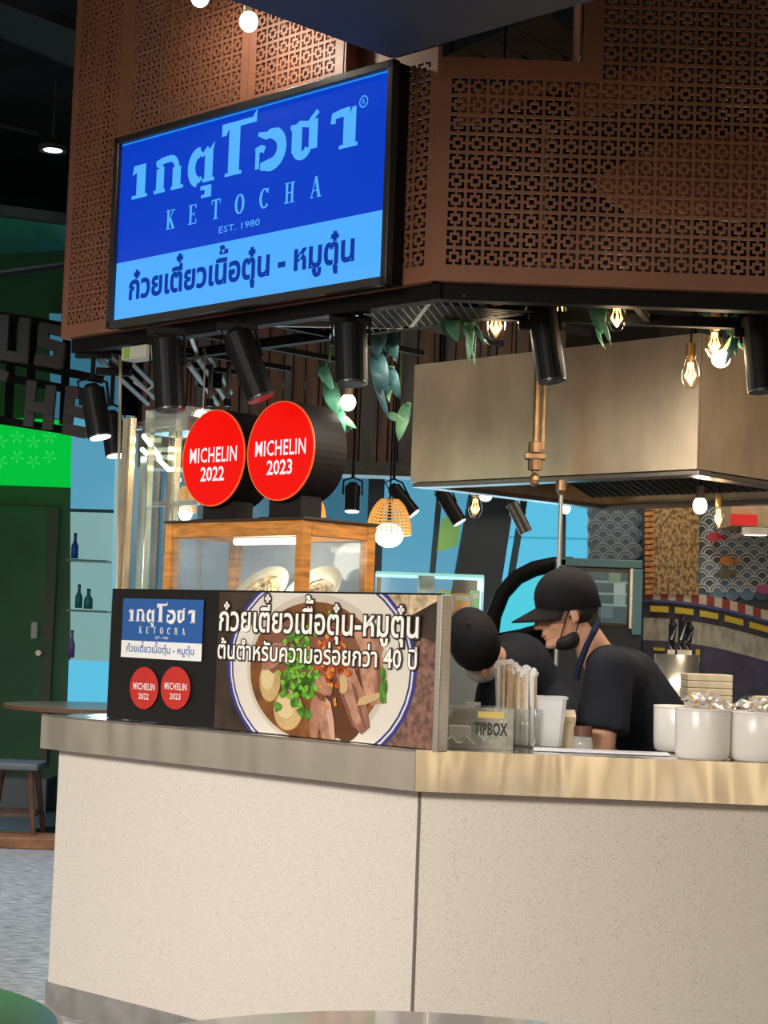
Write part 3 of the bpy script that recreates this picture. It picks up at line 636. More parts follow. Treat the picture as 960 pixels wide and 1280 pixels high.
# ================================================================ wooden showcase
DC = .25
tA, zA = Lpx(207, 655, DC); tB, zB_ = Lpx(380, 648, DC); zc = (zA+zB_)/2
cw, cd, chh = tA-tB, .355, zc-1.08
sh = thing('wooden_showcase', Lp((tA+tB)/2, DC, 1.08), 'wood framed glass food showcase behind the banner', 'showcase', RL)
pw = .04
for x in (-cw/2+pw/2, cw/2-pw/2):
    for y in (pw/2, cd-pw/2): MB().box((x, y, chh/2), (pw, pw, chh), bev=.003).build('post', WOOD, sh)
for z in (pw*.6, chh-.028):
    for y in (pw/2, cd-pw/2): MB().box((0, y, z), (cw-2*pw, pw*.9, .055 if z > .3 else .045), bev=.003).build('rail', WOOD, sh)
    for x in (-cw/2+pw/2, cw/2-pw/2): MB().box((x, cd/2, z), (pw*.9, cd-2*pw, .055 if z > .3 else .045), bev=.003).build('rail', WOOD, sh)
MB().box((0, cd/2, chh+.004), (cw+.012, cd+.012, .01), bev=.002).build('top_board', mat('dark top board', (.03, .02, .015), .4), sh)
MB().box((0, cd/2, .35), (cw-.02, cd-.02, .012)).build('shelf', mat('pale shelf', (.5, .48, .44), .5), sh)
SG = pane('showcase glass', (.95, .97, .98), .15, .05)
MB().box((0, .012, chh/2), (cw-2*pw, .004, chh-.12)).build('glass_pane', SG, sh)
MB().box((cw/2-.012, cd/2, chh/2), (.004, cd-2*pw, chh-.12)).build('glass_pane', SG, sh)
MB().box((-cw/2+.012, cd/2, chh/2), (.004, cd-2*pw, chh-.12)).build('glass_pane', SG, sh)
MB().box((0, cd-.015, chh/2), (cw-2*pw, .006, chh-.12)).build('back_pane', pane('milky glass', (.9, .93, .95), .1, .16), sh)
MB().cyl((-.08, .09, chh-.068), (.30, .09, chh-.068), .012).build('tube_lamp', emi('tube white', (1, .93, .72), 6), sh)
MB().box((.11, .09, chh-.05), (.40, .03, .014)).build('tube_holder', WHITE, sh)
pl_ = bpy.data.lights.new('showcase_tube_light', 'POINT'); pl_.energy = 2.5; pl_.color = (1, .93, .75); pl_.shadow_soft_size = .08
po = bpy.data.objects.new('showcase_tube_light', pl_); COL.objects.link(po); po.parent = sh; po.location = (.1, .15, chh-.12)
# tilted plates with noodles inside, standing on the shelf
PLATE = mat('cream plate', (.62, .56, .42), .35); NOOD = mat('pale noodles', (.62, .45, .22), .6, 0, noise=.5, nscale=40, bump=.5)
for i, (t, lb) in enumerate(((tB+.42, 'tilted plate of noodles at the left in the wooden showcase'), (tB+.14, 'tilted plate of noodles at the right in the wooden showcase'))):
    p = thing('noodle_plate', Lp(t, DC+.17, 1.08+.356), lb, 'plate', RL, 'plates in the showcase')
    rt = Matrix.Rotation(R(50), 3, 'X'); r_ = .135
    MB().lathe([(0, 0), (.09, .0), (r_, .025), (r_-.004, .031), (.088, .008), (0, .006)], (0, .02, .105), 28, rt).build('dish', PLATE, p, True)
    m_ = MB(); random.seed(5+i)
    for k in range(26):
        a0 = random.random()*360; rr = .02+.06*random.random(); c0 = (random.uniform(-.02, .02), random.uniform(-.02, .02))
        m_.tube([rt@Vector((c0[0]+rr*math.cos(R(a0+40*q)), c0[1]+rr*math.sin(R(a0+40*q)), .014+.012*random.random()))+Vector((0, .02, .105)) for q in range(5)], .004, 5)
    n_ = m_.build('noodles', NOOD, p, True); n_['kind'] = 'stuff'
    MB().box((0, .075, .055), (.12, .012, .11)).build('prop', PLATE, p)

# ================================================================ round red light boxes
REDF = emi('red light face', (0.92, 0.003, 0.0), 1.0); WHT = emi('white lit letters', (.95, .88, .92), 1.0); DRUM = mat('black drum', (.010, .008, .008), .6, spec=.25)
def lightbox(cx, cy, wpx, hpx, d, year, lb, rzx=0):
    (ta, za) = Lpx(cx, cy, d); (tl_, _), (tr_, _) = Lpx(cx-wpx/2, cy, d), Lpx(cx+wpx/2, cy, d); (_, zu), (_, zd) = Lpx(cx, cy-hpx/2, d), Lpx(cx, cy+hpx/2, d)
    r_ = ((tl_-tr_)+(zu-zd))/4; zc_ = 1.08+chh+.0095
    t_ = thing('round_light_box', Lp(ta, d, zc_), lb, 'light box', RL+rzx, 'round light boxes on the showcase')
    h = za-zc_; n = 48
    MB().cyl((0, .002, h), (0, .155, h), r_+.006, n=n).build('drum', DRUM, t_)
    MB().cyl((0, -.003, h), (0, .0015, h), r_-.001, n=n).build('face', REDF, t_)
    MB().lathe([(r_, -.004), (r_+.005, -.004), (r_+.005, .004), (r_, .004)], (0, .0, h), n, Matrix.Rotation(R(90), 3, 'X')).build('rim', mat('face rim', (.5, .06, .02), .3, emit=(.9, .12, .02), estr=.6), t_)
    MB().box((0, .08, (h-r_)/2+.012), (.17, .10, h-r_+.024)).build('stand', DRUM, t_)
    MB().box((0, .08, .004), (.24, .14, .008), bev=.002).build('base_plate', DRUM, t_)
    wx = r_*1.55; text('MICHELIN', -wx/2, h-.015, wx, r_*.31, WHT, t_, bold=.014, y=-.0036, space=1.08)
    wy = r_*.78; text(year, -wy/2, h-r_*.48, wy, r_*.29, WHT, t_, bold=.02, y=-.0036)
lightbox(267, 572.5, 75, 118, DC+.05, '2022', 'round red lit sign reading 2022, left on the showcase')
lightbox(351, 563.5, 80, 123, DC+.04, '2023', 'round red lit sign reading 2023, right on the showcase')

# ================================================================ printed banner on the counter
DB = .02
(ta, zta), (tb, ztb) = Lpx(140, 738, DB), Lpx(549, 742, DB)
zt = (zta+ztb)/2; BW = ta-tb; BH = zt-1.081
bn = thing('counter_banner', Lp((ta+tb)/2, DB, 1.081), 'black printed noodle menu banner standing on the counter edge', 'banner', RL)
tm = (ta+tb)/2
def bx(t): return tm-t
def bz(z): return z-1.081
MB().box((0, .0125, BH/2), (BW, .02, BH)).build('board', mat('banner black', (.010, .009, .009), .4, spec=.2), bn)
PR = lambda n_, c_, r=.35: mat('print '+n_, c_, r)
lay = [0]
def prt(nm, polys, mt):
    lay[0] += 1; m_ = MB(); m_.keep = True
    for p_ in polys:
        p_ = clip(p_, -BW/2+.002, .002, BW/2-.002, BH-.002)
        if len(p_) > 2: m_.flat(p_, .0024-.00016*lay[0])
    if m_.f:
        o = m_.build(nm, mt, bn)
        if len(polys) > 8: o['kind'] = 'stuff'
        return o
E_ = lambda t, z, rx, rz, n=40, a0=0: [(bx(t)+x, bz(z)+y) for x, y in arc(0, 0, rx, rz, a0, a0+360, n)[:-1]]
random.seed(11)
MESHB = mat('print sack', (.17, .085, .065), .4, 0, noise=.55, nscale=45)
prt('print_ground', [[(bx(.98), 0), (bx(tb), 0), (bx(tb), BH), (bx(.98), BH)]], mat('print dark wood', (.035, .02, .014), .4, 0, noise=.5, nscale=10))
prt('print_sack', [[(bx(.16), 0), (bx(tb), 0), (bx(tb), bz(1.40)), (bx(.02), bz(1.42)), (bx(.10), bz(1.3))]], MESHB)
prt('print_noodle_bag', [[(bx(.20), bz(1.56)), (bx(.16), bz(1.50)), (bx(.07), bz(1.48)), (bx(-.06), bz(1.535)), (bx(-.06), bz(1.56))]], mat('print noodle bag', (.48, .36, .22), .4, 0, noise=.5, nscale=30))
prt('print_bowl_rim', [E_(.475, 1.31, .446, .328)], PR('navy', (.02, .03, .20)))
prt('print_bowl_line', [E_(.475, 1.31, .432, .316)], PR('white', (.62, .58, .52)))
prt('print_bowl_rim', [E_(.475, 1.31, .424, .309)], PR('navy', (.02, .03, .20)))
prt('print_bowl', [E_(.475, 1.31, .416, .302)], PR('bowl', (.62, .57, .50)))
prt('print_bowl', [E_(.485, 1.30, .335, .245)], PR('bowl shade', (.50, .44, .36)))
prt('print_broth', [E_(.49, 1.295, .312, .225)], mat('print broth', (.16, .055, .012), .3, 0, noise=.5, nscale=12))
prt('print_broth', [E_(.33, 1.24, .10, .16)], mat('print broth dark', (.09, .03, .01), .3))
def egg(t, z, rx, rz):
    prt('print_egg', [E_(t, z, rx, rz)], mat('print egg', (.45, .31, .13), .3, 0, noise=.15, nscale=9)); prt('print_egg', [E_(t+.012, z+.012, rx*.62, rz*.62)], PR('egg light', (.58, .46, .24)))
egg(.70, 1.255, .052, .068); egg(.605, 1.165, .07, .066)
def blob(t, z, rx, rz, k=.25, n=14): return [(bx(t)+rx*(1+random.uniform(-k, k))*math.cos(2*math.pi*i/n), bz(z)+rz*(1+random.uniform(-k, k))*math.sin(2*math.pi*i/n)) for i in range(n)]
B1 = mat('print beef', (.33, .15, .095), .35, 0, noise=.35, nscale=14); B2 = mat('print beef pink', (.40, .20, .13), .35, 0, noise=.35, nscale=22); B3 = PR('beef dark', (.18, .07, .04))
prt('print_meat', [blob(.43, 1.36, .20, .10, .15), blob(.66, 1.36, .10, .07)], B3)
def slice_(t, z, ln, wd, ang, mt):
    c_, s_ = math.cos(R(ang)), math.sin(R(ang)); pts = [(-ln, -wd*.7), (-ln*.3, -wd), (ln*.6, -wd*.8), (ln, -wd*.3), (ln*.95, wd*.6), (ln*.2, wd), (-ln*.7, wd*.8)]
    prt('print_meat', [[(bx(t)+a*c_-b*s_, bz(z)+a*s_+b*c_) for a, b in pts]], mt)
for a in ((.30, 1.22, .12, .05, -62, B1), (.315, 1.23, .10, .028, -64, B2), (.22, 1.30, .10, .055, -80, B1), (.24, 1.31, .09, .03, -78, B2), (.19, 1.30, .07, .010, -84, B3), (.335, 1.20, .09, .008, -60, B3), (.275, 1.20, .08, .008, -66, B3), (.445, 1.15, .07, .006, -80, B3), (.24, 1.40, .07, .04, -40, B2), (.43, 1.14, .08, .03, -70, B2), (.47, 1.15, .075, .028, -95, B1), (.40, 1.15, .07, .014, -75, PR('beef pale', (.52, .30, .22))), (.46, 1.26, .07, .03, -25, B1), (.345, 1.26, .02, .03, 10, PR('fat', (.5, .33, .16))), (.68, 1.34, .07, .04, 20, B1), (.62, 1.42, .08, .035, 10, B3), (.23, 1.22, .055, .014, 15, PR('fat', (.5, .33, .16)))): slice_(*a)
random.seed(3)
prt('print_herb', [blob(random.gauss(.56, .045), random.gauss(1.29, .06), .022, .017, .4, 9) for _ in range(46)], mat('print herb', (.06, .19, .015), .4, 0, noise=.5, nscale=40))
prt('print_herb', [blob(random.gauss(.55, .05), random.gauss(1.30, .065), .011, .009, .5, 7) for _ in range(60)], PR('herb light', (.16, .40, .03)))
prt('print_herb', [blob(.165, 1.25, .016, .04, .3), blob(.17, 1.30, .014, .02, .3)], mat('print herb', (.06, .19, .015), .4, 0, noise=.5, nscale=40))
prt('print_chilli', [blob(random.gauss(.40, .04), random.gauss(1.335, .05), .014, .012, .5, 7) for _ in range(44)], PR('chilli', (.42, .07, .015)))
prt('print_chilli', [blob(random.gauss(.40, .045), random.gauss(1.33, .05), .008, .007, .5, 6) for _ in range(40)], PR('chilli light', (.60, .22, .04)))
# logo card
(l0, c0), (l1, c1) = Lpx(152, 821, DB), Lpx(256, 750, DB); lsp = Lpx(152, 800, DB)[1]
card = PR('logo blue', (.012, .085, .30)); PW_ = PR('logo white', (.72, .72, .72))
prt('print_card', [rect(bx(l0), bz(lsp), bx(l1), bz(c1))], card); prt('print_card', [rect(bx(l0), bz(c0), bx(l1), bz(lsp))], PW_)
yl = .0024-.00016*(lay[0]+2)
cwid = l0-l1
logo(bn, PW_, bx(l0)+cwid*.09, bz(c1)-.062-.02, cwid*.82/9.02, .043, yl)
serif_name(bn, PW_, bx(l0)+cwid*.22, bz(lsp)+.028, cwid*.57, .024, yl)
text('EST. 1980', bx(l0)+cwid*.43, bz(lsp)+.010, cwid*.16, .009, PW_, bn, y=yl)
text('ก๋วยเตี๋ยวเนื้อตุ๋น - หมูตุ๋น', bx(l0)+cwid*.07, bz(c0)+.021, cwid*.84, .020, card, bn, bold=.015, y=yl)
for cx_, yr in ((181, '2022'), (220.5, '2023')):
    t, z = Lpx(cx_, 860, DB); prt('print_red_disc', [E_(t, z, .083, .075)], PR('red disc', (.44, .02, .015)))
    yl = .0024-.00016*(lay[0]+2); text('MICHELIN', bx(t)-.062, bz(z)-.006, .124, .023, PW_, bn, bold=.012, y=yl, space=1.1); text(yr, bx(t)-.03, bz(z)-.04, .06, .021, PW_, bn, bold=.008, y=yl)
yl = .0024-.00016*(lay[0]+4)
LB_ = mat('letter outline', (.02, .012, .01), .4); LW = PR('letters white', (.80, .78, .72))
(a0, b0), (a1, b1), (_, bt) = Lpx(275, 786, DB), Lpx(524, 799, DB), Lpx(277, 763, DB); zb_ = (b0+b1)/2
for mt_, bo, dy in ((LB_, .065, .0003), (LW, .016, 0)): text('ก๋วยเตี๋ยวเนื้อตุ๋น-หมูตุ๋น', bx(a0)-(.007 if bo > .05 else 0), bz(zb_), a0-a1+(.014 if bo > .05 else 0), (bt-b0)*1.0, mt_, bn, bold=bo, y=yl+dy)
(a0, b0), (a1, b1), (_, bt) = Lpx(273, 825, DB), Lpx(522, 834, DB), Lpx(274, 808, DB); zb_ = (b0+b1)/2
for mt_, bo, dy in ((LB_, .065, .0003), (LW, .014, 0)): text('ต้นตำหรับความอร่อยกว่า 40 ปี', bx(a0)-(.006 if bo > .05 else 0), bz(zb_), a0-a1+(.012 if bo > .05 else 0), (bt-b0), mt_, bn, bold=bo, y=yl+dy)
MB().box((BW/2+.012, .012, BH/2-.002), (.024, .045, BH+.004), bev=.003).build('end_post', STEEL, bn)
MB().box((0, .014, BH+.002), (BW, .024, .004)).build('top_trim', BLACK, bn)

# ================================================================ extractor hood
YH = 6.6
hc = at(871, 586, YH); ztop = at(872, 416, YH).z; HL, HD, HH = 1.50, 1.35, ztop-hc.z
hd = thing('extractor_hood', hc, 'large brushed steel extractor hood above the kitchen', 'hood', RL)
MB().box((-HL/2, .006, HH/2), (HL, .012, HH)).build('front_sheet', HOOD, hd)
MB().box((-.006, HD/2, HH/2), (.012, HD-.03, HH)).build('side_sheet', HOOD, hd)
MB().box((-HL+.006, HD/2, HH/2), (.012, HD-.03, HH)).build('side_sheet', HOOD, hd)
MB().box((-HL/2, HD-.006, HH/2), (HL, .012, HH)).build('back_sheet', HOOD, hd)
MB().box((-HL/2, HD/2, HH-.006), (HL-.03, HD-.03, .012)).build('top_sheet', HOOD, hd)
GUT = mat('hood gutter', (.22, .20, .18), .3, .9)
for c_, s_ in (((-HL/2, .055, -.012), (HL, .085, .02)), ((-HL/2, HD-.05, -.012), (HL, .085, .02)), ((-.05, HD/2, -.0125), (.085, HD-.2, .02)), ((-HL+.05, HD/2, -.0125), (.085, HD-.2, .02))): MB().box(c_, s_, bev=.003).build('gutter', GUT, hd)
fm = MB().box((0, 0, 0), (.21, .42, .03)).mesh('filter_panel', mat('filter black', (.03, .03, .03), .4, .5)); sm_ = MB().box((0, 0, 0), (.006, .40, .012)).mesh('filter_slat', GUT)
for i in range(6):
    for j in range(2):
        f_ = share('filter_panel', fm, hd, (-.21-.215*i, .38+.55*j, .10), (R(18 if j == 0 else -18), 0, 0))
        for k in range(5): share('filter_slat', sm_, f_, (-.08+.04*k, 0, -.018))
# hanger rods to ceiling
for x, y in ((-.08, .08), (-HL+.08, .08), (-.08, HD-.08), (-HL+.08, HD-.08)): MB().cyl((x, y, HH), (x, y, 4.39-hc.z), .008).build('hanger_rod', BLACK, hd)
MB().box((-HL/2, HD/2, HH+.32), (.5, .5, .62)).build('flue', mat('dark flue', (.05, .045, .04), .5, .5), hd)
# gas pipe in front of the hood
COP = mat('aged brass pipe', (.28, .17, .09), .4, .8, noise=.3, nscale=15)
pt, pb = at(666, 440, 6.98), at(668, 600, 6.98)
gpz = thing('conduit_pipe', pb, 'brown metal pipe with fittings hanging in front of the hood', 'pipe')
hgt = at(666, 385, 6.98).z-pb.z
MB().tube([(0, 0, .03), (0, 0, hgt)], .013, 10).build('pipe', COP, gpz); MB().tube([(.028, .0, .12), (.028, .0, hgt)], .009, 8).build('thin_pipe', COP, gpz)
for z in (.06, .13): MB().lathe([(.013, -.025), (.028, -.02), (.028, .02), (.013, .025)], (0, 0, z), 10).build('fitting', COP, gpz)
MB().box((0, 0, .095), (.085, .03, .03), bev=.006).build('valve', COP, gpz); MB().ell((0, 0, .0), (.02, .02, .03), n=10, m=6).build('end_cap', COP, gpz)
MB().cyl((0, 0, hgt), (0, 0, 4.39-pb.z), .013).build('drop_pipe', COP, gpz)

# ================================================================ lamps
LENS = emi('spot lens lit', (1, .98, .95), 4.0); LENSOFF = mat('spot lens dark', (.05, .05, .05), .2)
AMB = emi('amber filament', (1, .50, .12), 9.0); WARMB = emi('glowing bulb', (1, .88, .70), 6.0); BRASS = mat('brass socket', (.45, .28, .10), .3, .9)
BG = pane('bulb glass', (1.0, .95, .86), .12)
def spot(a, b, wd, Y, lb, lit=False, ztop=None, lit_power=0, mt=None):
    """cylinder track light: a = top end, b = mouth, in the photo; hung by a yoke and a stem"""
    A, B = at(*a, Y), at(*b, Y-.02); r_ = px(wd/2, Y); t_ = thing('track_spotlight', A, lb, 'spotlight', group='black track spotlights')
    v = B-A; d_ = v.normalized(); zt_ = ztop if ztop else A.z+.12
    MB().cyl((0, 0, 0), v, r_, n=24).build('housing', mt or mat('spot black', (.005, .005, .006), .45, spec=.15), t_)
    MB().cyl(v*1.0, v+d_*.006, r_*.97, n=24).build('bezel', mat('spot bezel', (.06, .06, .06), .3, .6), t_)
    MB().cyl(v+d_*.006, v+d_*.008, r_*.84, n=24).build('lens', LENS if lit else LENSOFF, t_)
    MB().cyl((0, 0, 0), -d_*.02, r_*.8, r_*.5, n=24).build('rear_cap', BLACK, t_)
    m_ = v*.35; s_ = Vector((1, 0, 0))*(r_+.008)
    y_ = MB(); y_.tube([m_-s_, Vector((-s_.x, 0, .03)), Vector((0, 0, .05)), Vector((s_.x, 0, .03)), m_+s_], .006, 6); y_.build('yoke', BLACK, t_)
    MB().cyl((0, 0, .05), (0, 0, zt_-A.z), .009, n=8).build('stem', BLACK, t_)
    MB().box((0, 0, zt_-A.z-.012), (.14, .035, .03), bev=.004).build('track_adapter', BLACK, t_)
    if lit_power:
        l = bpy.data.lights.new('spot_beam', 'SPOT'); l.energy = lit_power; l.spot_size = R(70); l.shadow_soft_size = .04; l.color = (1, .95, .88)
        o = bpy.data.objects.new('spot_beam', l); COL.objects.link(o); o.parent = t_; o.location = v+d_*.02; o.rotation_euler = d_.to_track_quat('-Z', 'Y').to_euler()
    return t_
spot((208, 426), (213, 511), 38, 6.15, 'upright black spotlight at the left under the blue sign', ztop=2.47)
spot((296, 418), (326, 496), 37, 6.0, 'tilted black spotlight above the red 2023 sign', ztop=2.47)
spot((438, 408), (440, 478), 41, 5.75, 'short wide black spotlight under the right end of the blue sign', ztop=2.46)
spot((676, 378), (690, 475), 37, 5.70, 'long black spotlight in front of the hood pipe', ztop=2.46)
spot((944, 398), (952, 488), 35, 5.70, 'black spotlight at the right edge under the canopy', ztop=2.46)
spot((115, 487), (125, 545), 31, 6.75, 'lit black spotlight under the canopy left end, the nearer one', True, 2.47, 14)
spot((139, 520), (145, 568), 27, 7.2, 'lit black spotlight under the canopy left end, the lower one', True, 2.47, 10)
spot((441, 608), (440, 638), 20, 9.6, 'small lit spotlight in front of the blue windows beside the red sign', True, 4.39)
spot((492, 610), (517, 641), 18, 9.6, 'small lit spotlight tilted right above the wicker lamp', True, 4.39)
spot((551, 614), (574, 652), 19, 9.2, 'small tilted black spotlight under the hood left end', True, 4.39)
spot((640, 630), (657, 664), 17, 9.0, 'small silver black spotlight hanging below the hood pipe', False, 4.39, mt=mat('spot grey', (.10, .10, .10), .25, .7))

def bulb(x, y, wd, hg, Y, kind, lb, socket=True, power=0, ztop=None):
    """pendant bulb centred at the photo point; kind: edison (clear glass, glowing filament) or globe (glowing)"""
    c = at(x, y, Y); r_ = px(wd/2, Y); h = px(hg, Y); t_ = thing('pendant_bulb', c, lb, 'light bulb', group='pendant bulbs')
    if kind == 'edison':
        pr = [(0, -h*.5), (r_*.55, -h*.46), (r_*.95, -h*.22), (r_, 0), (r_*.8, h*.22), (r_*.5, h*.42), (r_*.45, h*.5)]
        MB().lathe(pr, n=20).build('glass', BG, t_, True)
        m_ = MB()
        for k in range(4): a_ = k*math.pi/2; m_.tube([(r_*.18*math.cos(a_), r_*.18*math.sin(a_), h*.30), (r_*.5*math.cos(a_), r_*.5*math.sin(a_), -h*.1), (r_*.12*math.cos(a_+.6), r_*.12*math.sin(a_+.6), -h*.28)], r_*.16, 6)
        m_.build('filament', AMB, t_)
        MB().cyl((0, 0, h*.1), (0, 0, h*.5), r_*.08, n=6).build('filament_post', mat('filament post', (.5, .4, .25), .3), t_)
    else:
        MB().ell((0, 0, 0), (r_, r_, h*.5), n=18, m=12).build('glass', WARMB, t_, True)
    top = h*.5
    if socket: MB().lathe([(0, top+.05), (r_*.55, top+.045), (r_*.6, top), (r_*.5, top-.012), (0, top-.012)], n=14).build('socket', BRASS if kind == 'edison' else mat('socket dark', (.10, .07, .05), .4, .5), t_)
    zt_ = (ztop or 2.47)-c.z
    if zt_ > top+.05: MB().cyl((0, 0, top+.045), (0, 0, zt_), .004, n=6).build('cord', BLACK, t_)
    if power:
        l = bpy.data.lights.new('bulb_glow', 'POINT'); l.energy = power; l.color = (1, .72, .42) if kind == 'edison' else (1, .9, .75); l.shadow_soft_size = r_
        o = bpy.data.objects.new('bulb_glow', l); COL.objects.link(o); o.parent = t_; o.location = (0, -r_*1.5, -h*.6)
bulb(620, 404, 25, 44, 6.0, 'edison', 'clear teardrop bulb beside the green leaves above the hood left end', power=1, ztop=4.39)
bulb(655, 397, 20, 22, 6.1, 'globe', 'white glowing bulb left of the long black spotlight', power=2)
bulb(700, 392, 18, 44, 5.95, 'edison', 'clear bulb half hidden by the long black spotlight')
bulb(771, 394, 25, 42, 5.75, 'edison', 'amber bulb wrapped in green leaves at the canopy middle', power=2)
bulb(863, 466, 23, 42, 6.3, 'edison', 'amber tube bulb hanging in front of the hood corner', power=2, ztop=4.39)
bulb(893, 428, 24, 40, 5.9, 'edison', 'amber bulb with leaves left of the right edge spotlight', power=2)
bulb(901, 449, 24, 22, 6.5, 'globe', 'white glowing bulb behind the leafy amber bulb', power=2, ztop=4.39)
bulb(435, 503, 20, 22, 6.4, 'globe', 'white glowing bulb in the leaves right of the red 2023 sign', power=2, ztop=4.39)
bulb(594, 633, 18, 30, 8.8, 'edison', 'small clear bulb under the hood before the dark column', ztop=4.39)
bulb(607, 619, 17, 16, 9.0, 'globe', 'small white bulb under the hood before the dark column', ztop=4.39)
bulb(875, 632, 18, 22, 7.2, 'globe', 'small white bulb before the bark column', power=1, ztop=hc.z+.085)
bulb(898, 646, 15, 32, 7.2, 'edison', 'small amber bulb before the fish scale wall', power=1, ztop=hc.z+.085)
bulb(707, 636, 12, 13, 9.2, 'globe', 'tiny white bulb before the bright blue window', ztop=4.39)
bulb(311, 27, 24, 27, 5.7, 'globe', 'big white globe bulb with brass cap hanging over the blue sign', power=7, ztop=4.3)
bulb(250, -4, 24, 27, 5.9, 'globe', 'white globe bulb at the very top left of the brass capped one', power=4, ztop=4.3)

# plastic banana leaves
LG = [mat('leaf sea green', (.07, .24, .16), .35, 0, noise=.35, nscale=14), mat('leaf teal', (.045, .12, .13), .35, 0, noise=.4, nscale=14), mat('leaf light', (.22, .50, .28), .35, 0, noise=.3, nscale=14)]
def leaf(par, a, b, wd, bend, mt, twist=0.0):
    """curved leaf blade from a to b with a folded midrib"""
    a, b = Vector(a), Vector(b); n = 7; d_ = b-a; side = d_.cross(Vector((0, 1, 0))).normalized(); nr = d_.cross(side).normalized(); vs_, fs_ = [], []
    for i in range(n+1):
        u_ = i/n; q = wd*math.sin(math.pi*min(1, .12+.88*u_))**.7*(1 if u_ < 1 else .05); c = a+d_*u_+nr*bend*math.sin(math.pi*u_)
        s_ = (side*math.cos(twist*u_)+nr*math.sin(twist*u_)); f_ = (nr*math.cos(twist*u_)-side*math.sin(twist*u_))
        vs_ += [c-s_*q/2+f_*q*.22, c, c+s_*q/2+f_*q*.22]
    for i in range(n):
        for j in range(2): fs_.append((3*i+j, 3*i+j+1, 3*i+4+j, 3*i+3+j))
    o = MB().add(vs_, fs_).build('leaf', mt, par, True); md = o.modifiers.new('thickness', 'SOLIDIFY'); md.thickness = .002
def leaves(lb, Y, origin, items):
    o = at(*origin, Y); t_ = thing('plastic_leaves', o, lb, 'leaves', group='green plastic leaves')
    MB().cyl((0, 0, -.01), (0, 0, 4.39-o.z if Y > 6.1 else (2.46-o.z if o.z < 2.44 else .03)), .004, n=6).build('stalk', mat('leaf stalk', (.10, .16, .05), .6), t_)
    for k2, (a, b, wd, bend, m_, tw) in enumerate(items):
        A, B = at(*a, Y), at(*b, Y-.03); leaf(t_, A-o, B-o, px(wd*.62, Y), bend, LG[m_], tw); leaf(t_, A-o+Vector((.012, .02, .01)), B-o+Vector((random.uniform(-.04, .04), .03, random.uniform(-.01, .03))), px(wd*.45, Y), -bend, LG[(m_+k2 % 2) % 3], tw+.6)
leaves('pale green curled leaves above the hood left end', 5.85, (588, 388), [((560, 388), (572, 428), 34, .03, 0, .5), ((588, 385), (586, 455), 16, .02, 2, .2), ((575, 400), (592, 442), 9, .03, 2, .8), ((598, 388), (612, 392), 26, .01, 1, 0), ((590, 405), (606, 432), 7, .03, 0, .6)])
leaves('green leaves wrapped around the amber bulb at the canopy middle', 5.72, (775, 366), [((742, 372), (752, 418), 36, .03, 0, .4), ((740, 385), (764, 432), 14, .05, 2, .8), ((748, 368), (800, 372), 16, -.02, 0, .2), ((790, 368), (815, 380), 18, .02, 1, .4), ((792, 375), (812, 396), 9, .03, 0, .9)])
leaves('green leaves hanging beside the right edge spotlight', 5.85, (908, 392), [((918, 395), (915, 425), 22, .02, 0, .2), ((922, 410), (906, 458), 14, .03, 1, .6), ((914, 415), (920, 445), 12, .02, 0, .3), ((880, 392), (884, 410), 8, .02, 2, .6)])
leaves('dark teal leaves in a tall bunch left of the hood', 6.3, (478, 405), [((478, 405), (470, 450), 34, .04, 1, .4), ((490, 415), (496, 455), 26, .03, 1, .8), ((470, 440), (482, 500), 36, .04, 1, .3), ((486, 460), (500, 500), 26, .03, 1, .6), ((468, 470), (486, 525), 14, .03, 1, .5), ((474, 410), (482, 440), 8, .02, 0, .5)])
leaves('green leaves around the bulb right of the red 2023 sign', 6.5, (412, 450), [((402, 455), (418, 492), 20, .03, 0, .4), ((410, 478), (424, 520), 34, .03, 0, .3), ((420, 505), (432, 545), 22, .03, 0, .4), ((398, 460), (404, 478), 9, .02, 0, .3), ((425, 520), (446, 536), 14, .02, 2, .3)])
leaves('light green leaf tip beside the hood left edge', 6.9, (500, 490), [((508, 505), (498, 552), 26, .02, 2, .3), ((484, 518), (508, 528), 16, .02, 2, .2)])

# wicker lamps
WICK = mat('wicker', (.62, .32, .08), .6, emit=(.9, .42, .08), estr=.5)
def wicker(x, y, wd, hg, Y, lb, power=4):
    c = at(x, y, Y); r_ = px(wd/2, Y); h = px(hg, Y); t_ = thing('wicker_lamp', c, lb, 'lamp', group='wicker dome lamps')
    prof = lambda z: r_*math.sqrt(max(0.04, 1-((z/h)**2)*.85)); n = 26; m_ = MB()
    for k in range(n):
        a = 2*math.pi*k/n; m_.tube([(prof(z*h)*math.cos(a), prof(z*h)*math.sin(a), z*h) for z in (0, .3, .55, .75, .9, 1)], .0028, 5)
    o = m_.build('cane_ribs', WICK, t_); o['kind'] = 'stuff'
    m_ = MB()
    for k in range(11): z = h*k/11; q = prof(z); m_.tube([(q*math.cos(R(20*i)), q*math.sin(R(20*i)), z) for i in range(19)], .0026, 5)
    o = m_.build('cane_hoops', WICK, t_); o['kind'] = 'stuff'
    MB().ell((0, 0, -h*.02), (r_*.66, r_*.66, h*.36), n=16, m=10).build('bulb', WARMB, t_, True)
    MB().cyl((0, 0, h*.2), (0, 0, h*1.05), .012, n=8).build('socket', BLACK, t_); MB().cyl((0, 0, h), (0, 0, 4.39-c.z), .004, n=6).build('cord', BLACK, t_)
    if power:
        l = bpy.data.lights.new('wicker_glow', 'POINT'); l.energy = power; l.color = (1, .8, .5); l.shadow_soft_size = .05; o = bpy.data.objects.new('wicker_glow', l); COL.objects.link(o); o.parent = t_; o.location = (0, 0, -h*.6)
wicker(486, 668, 56, 44, 8.2, 'lit wicker dome lamp right of the showcase')
wicker(392, 652, 30, 30, 8.6, 'wicker dome lamp peeping out right of the red 2023 sign stand', 0)
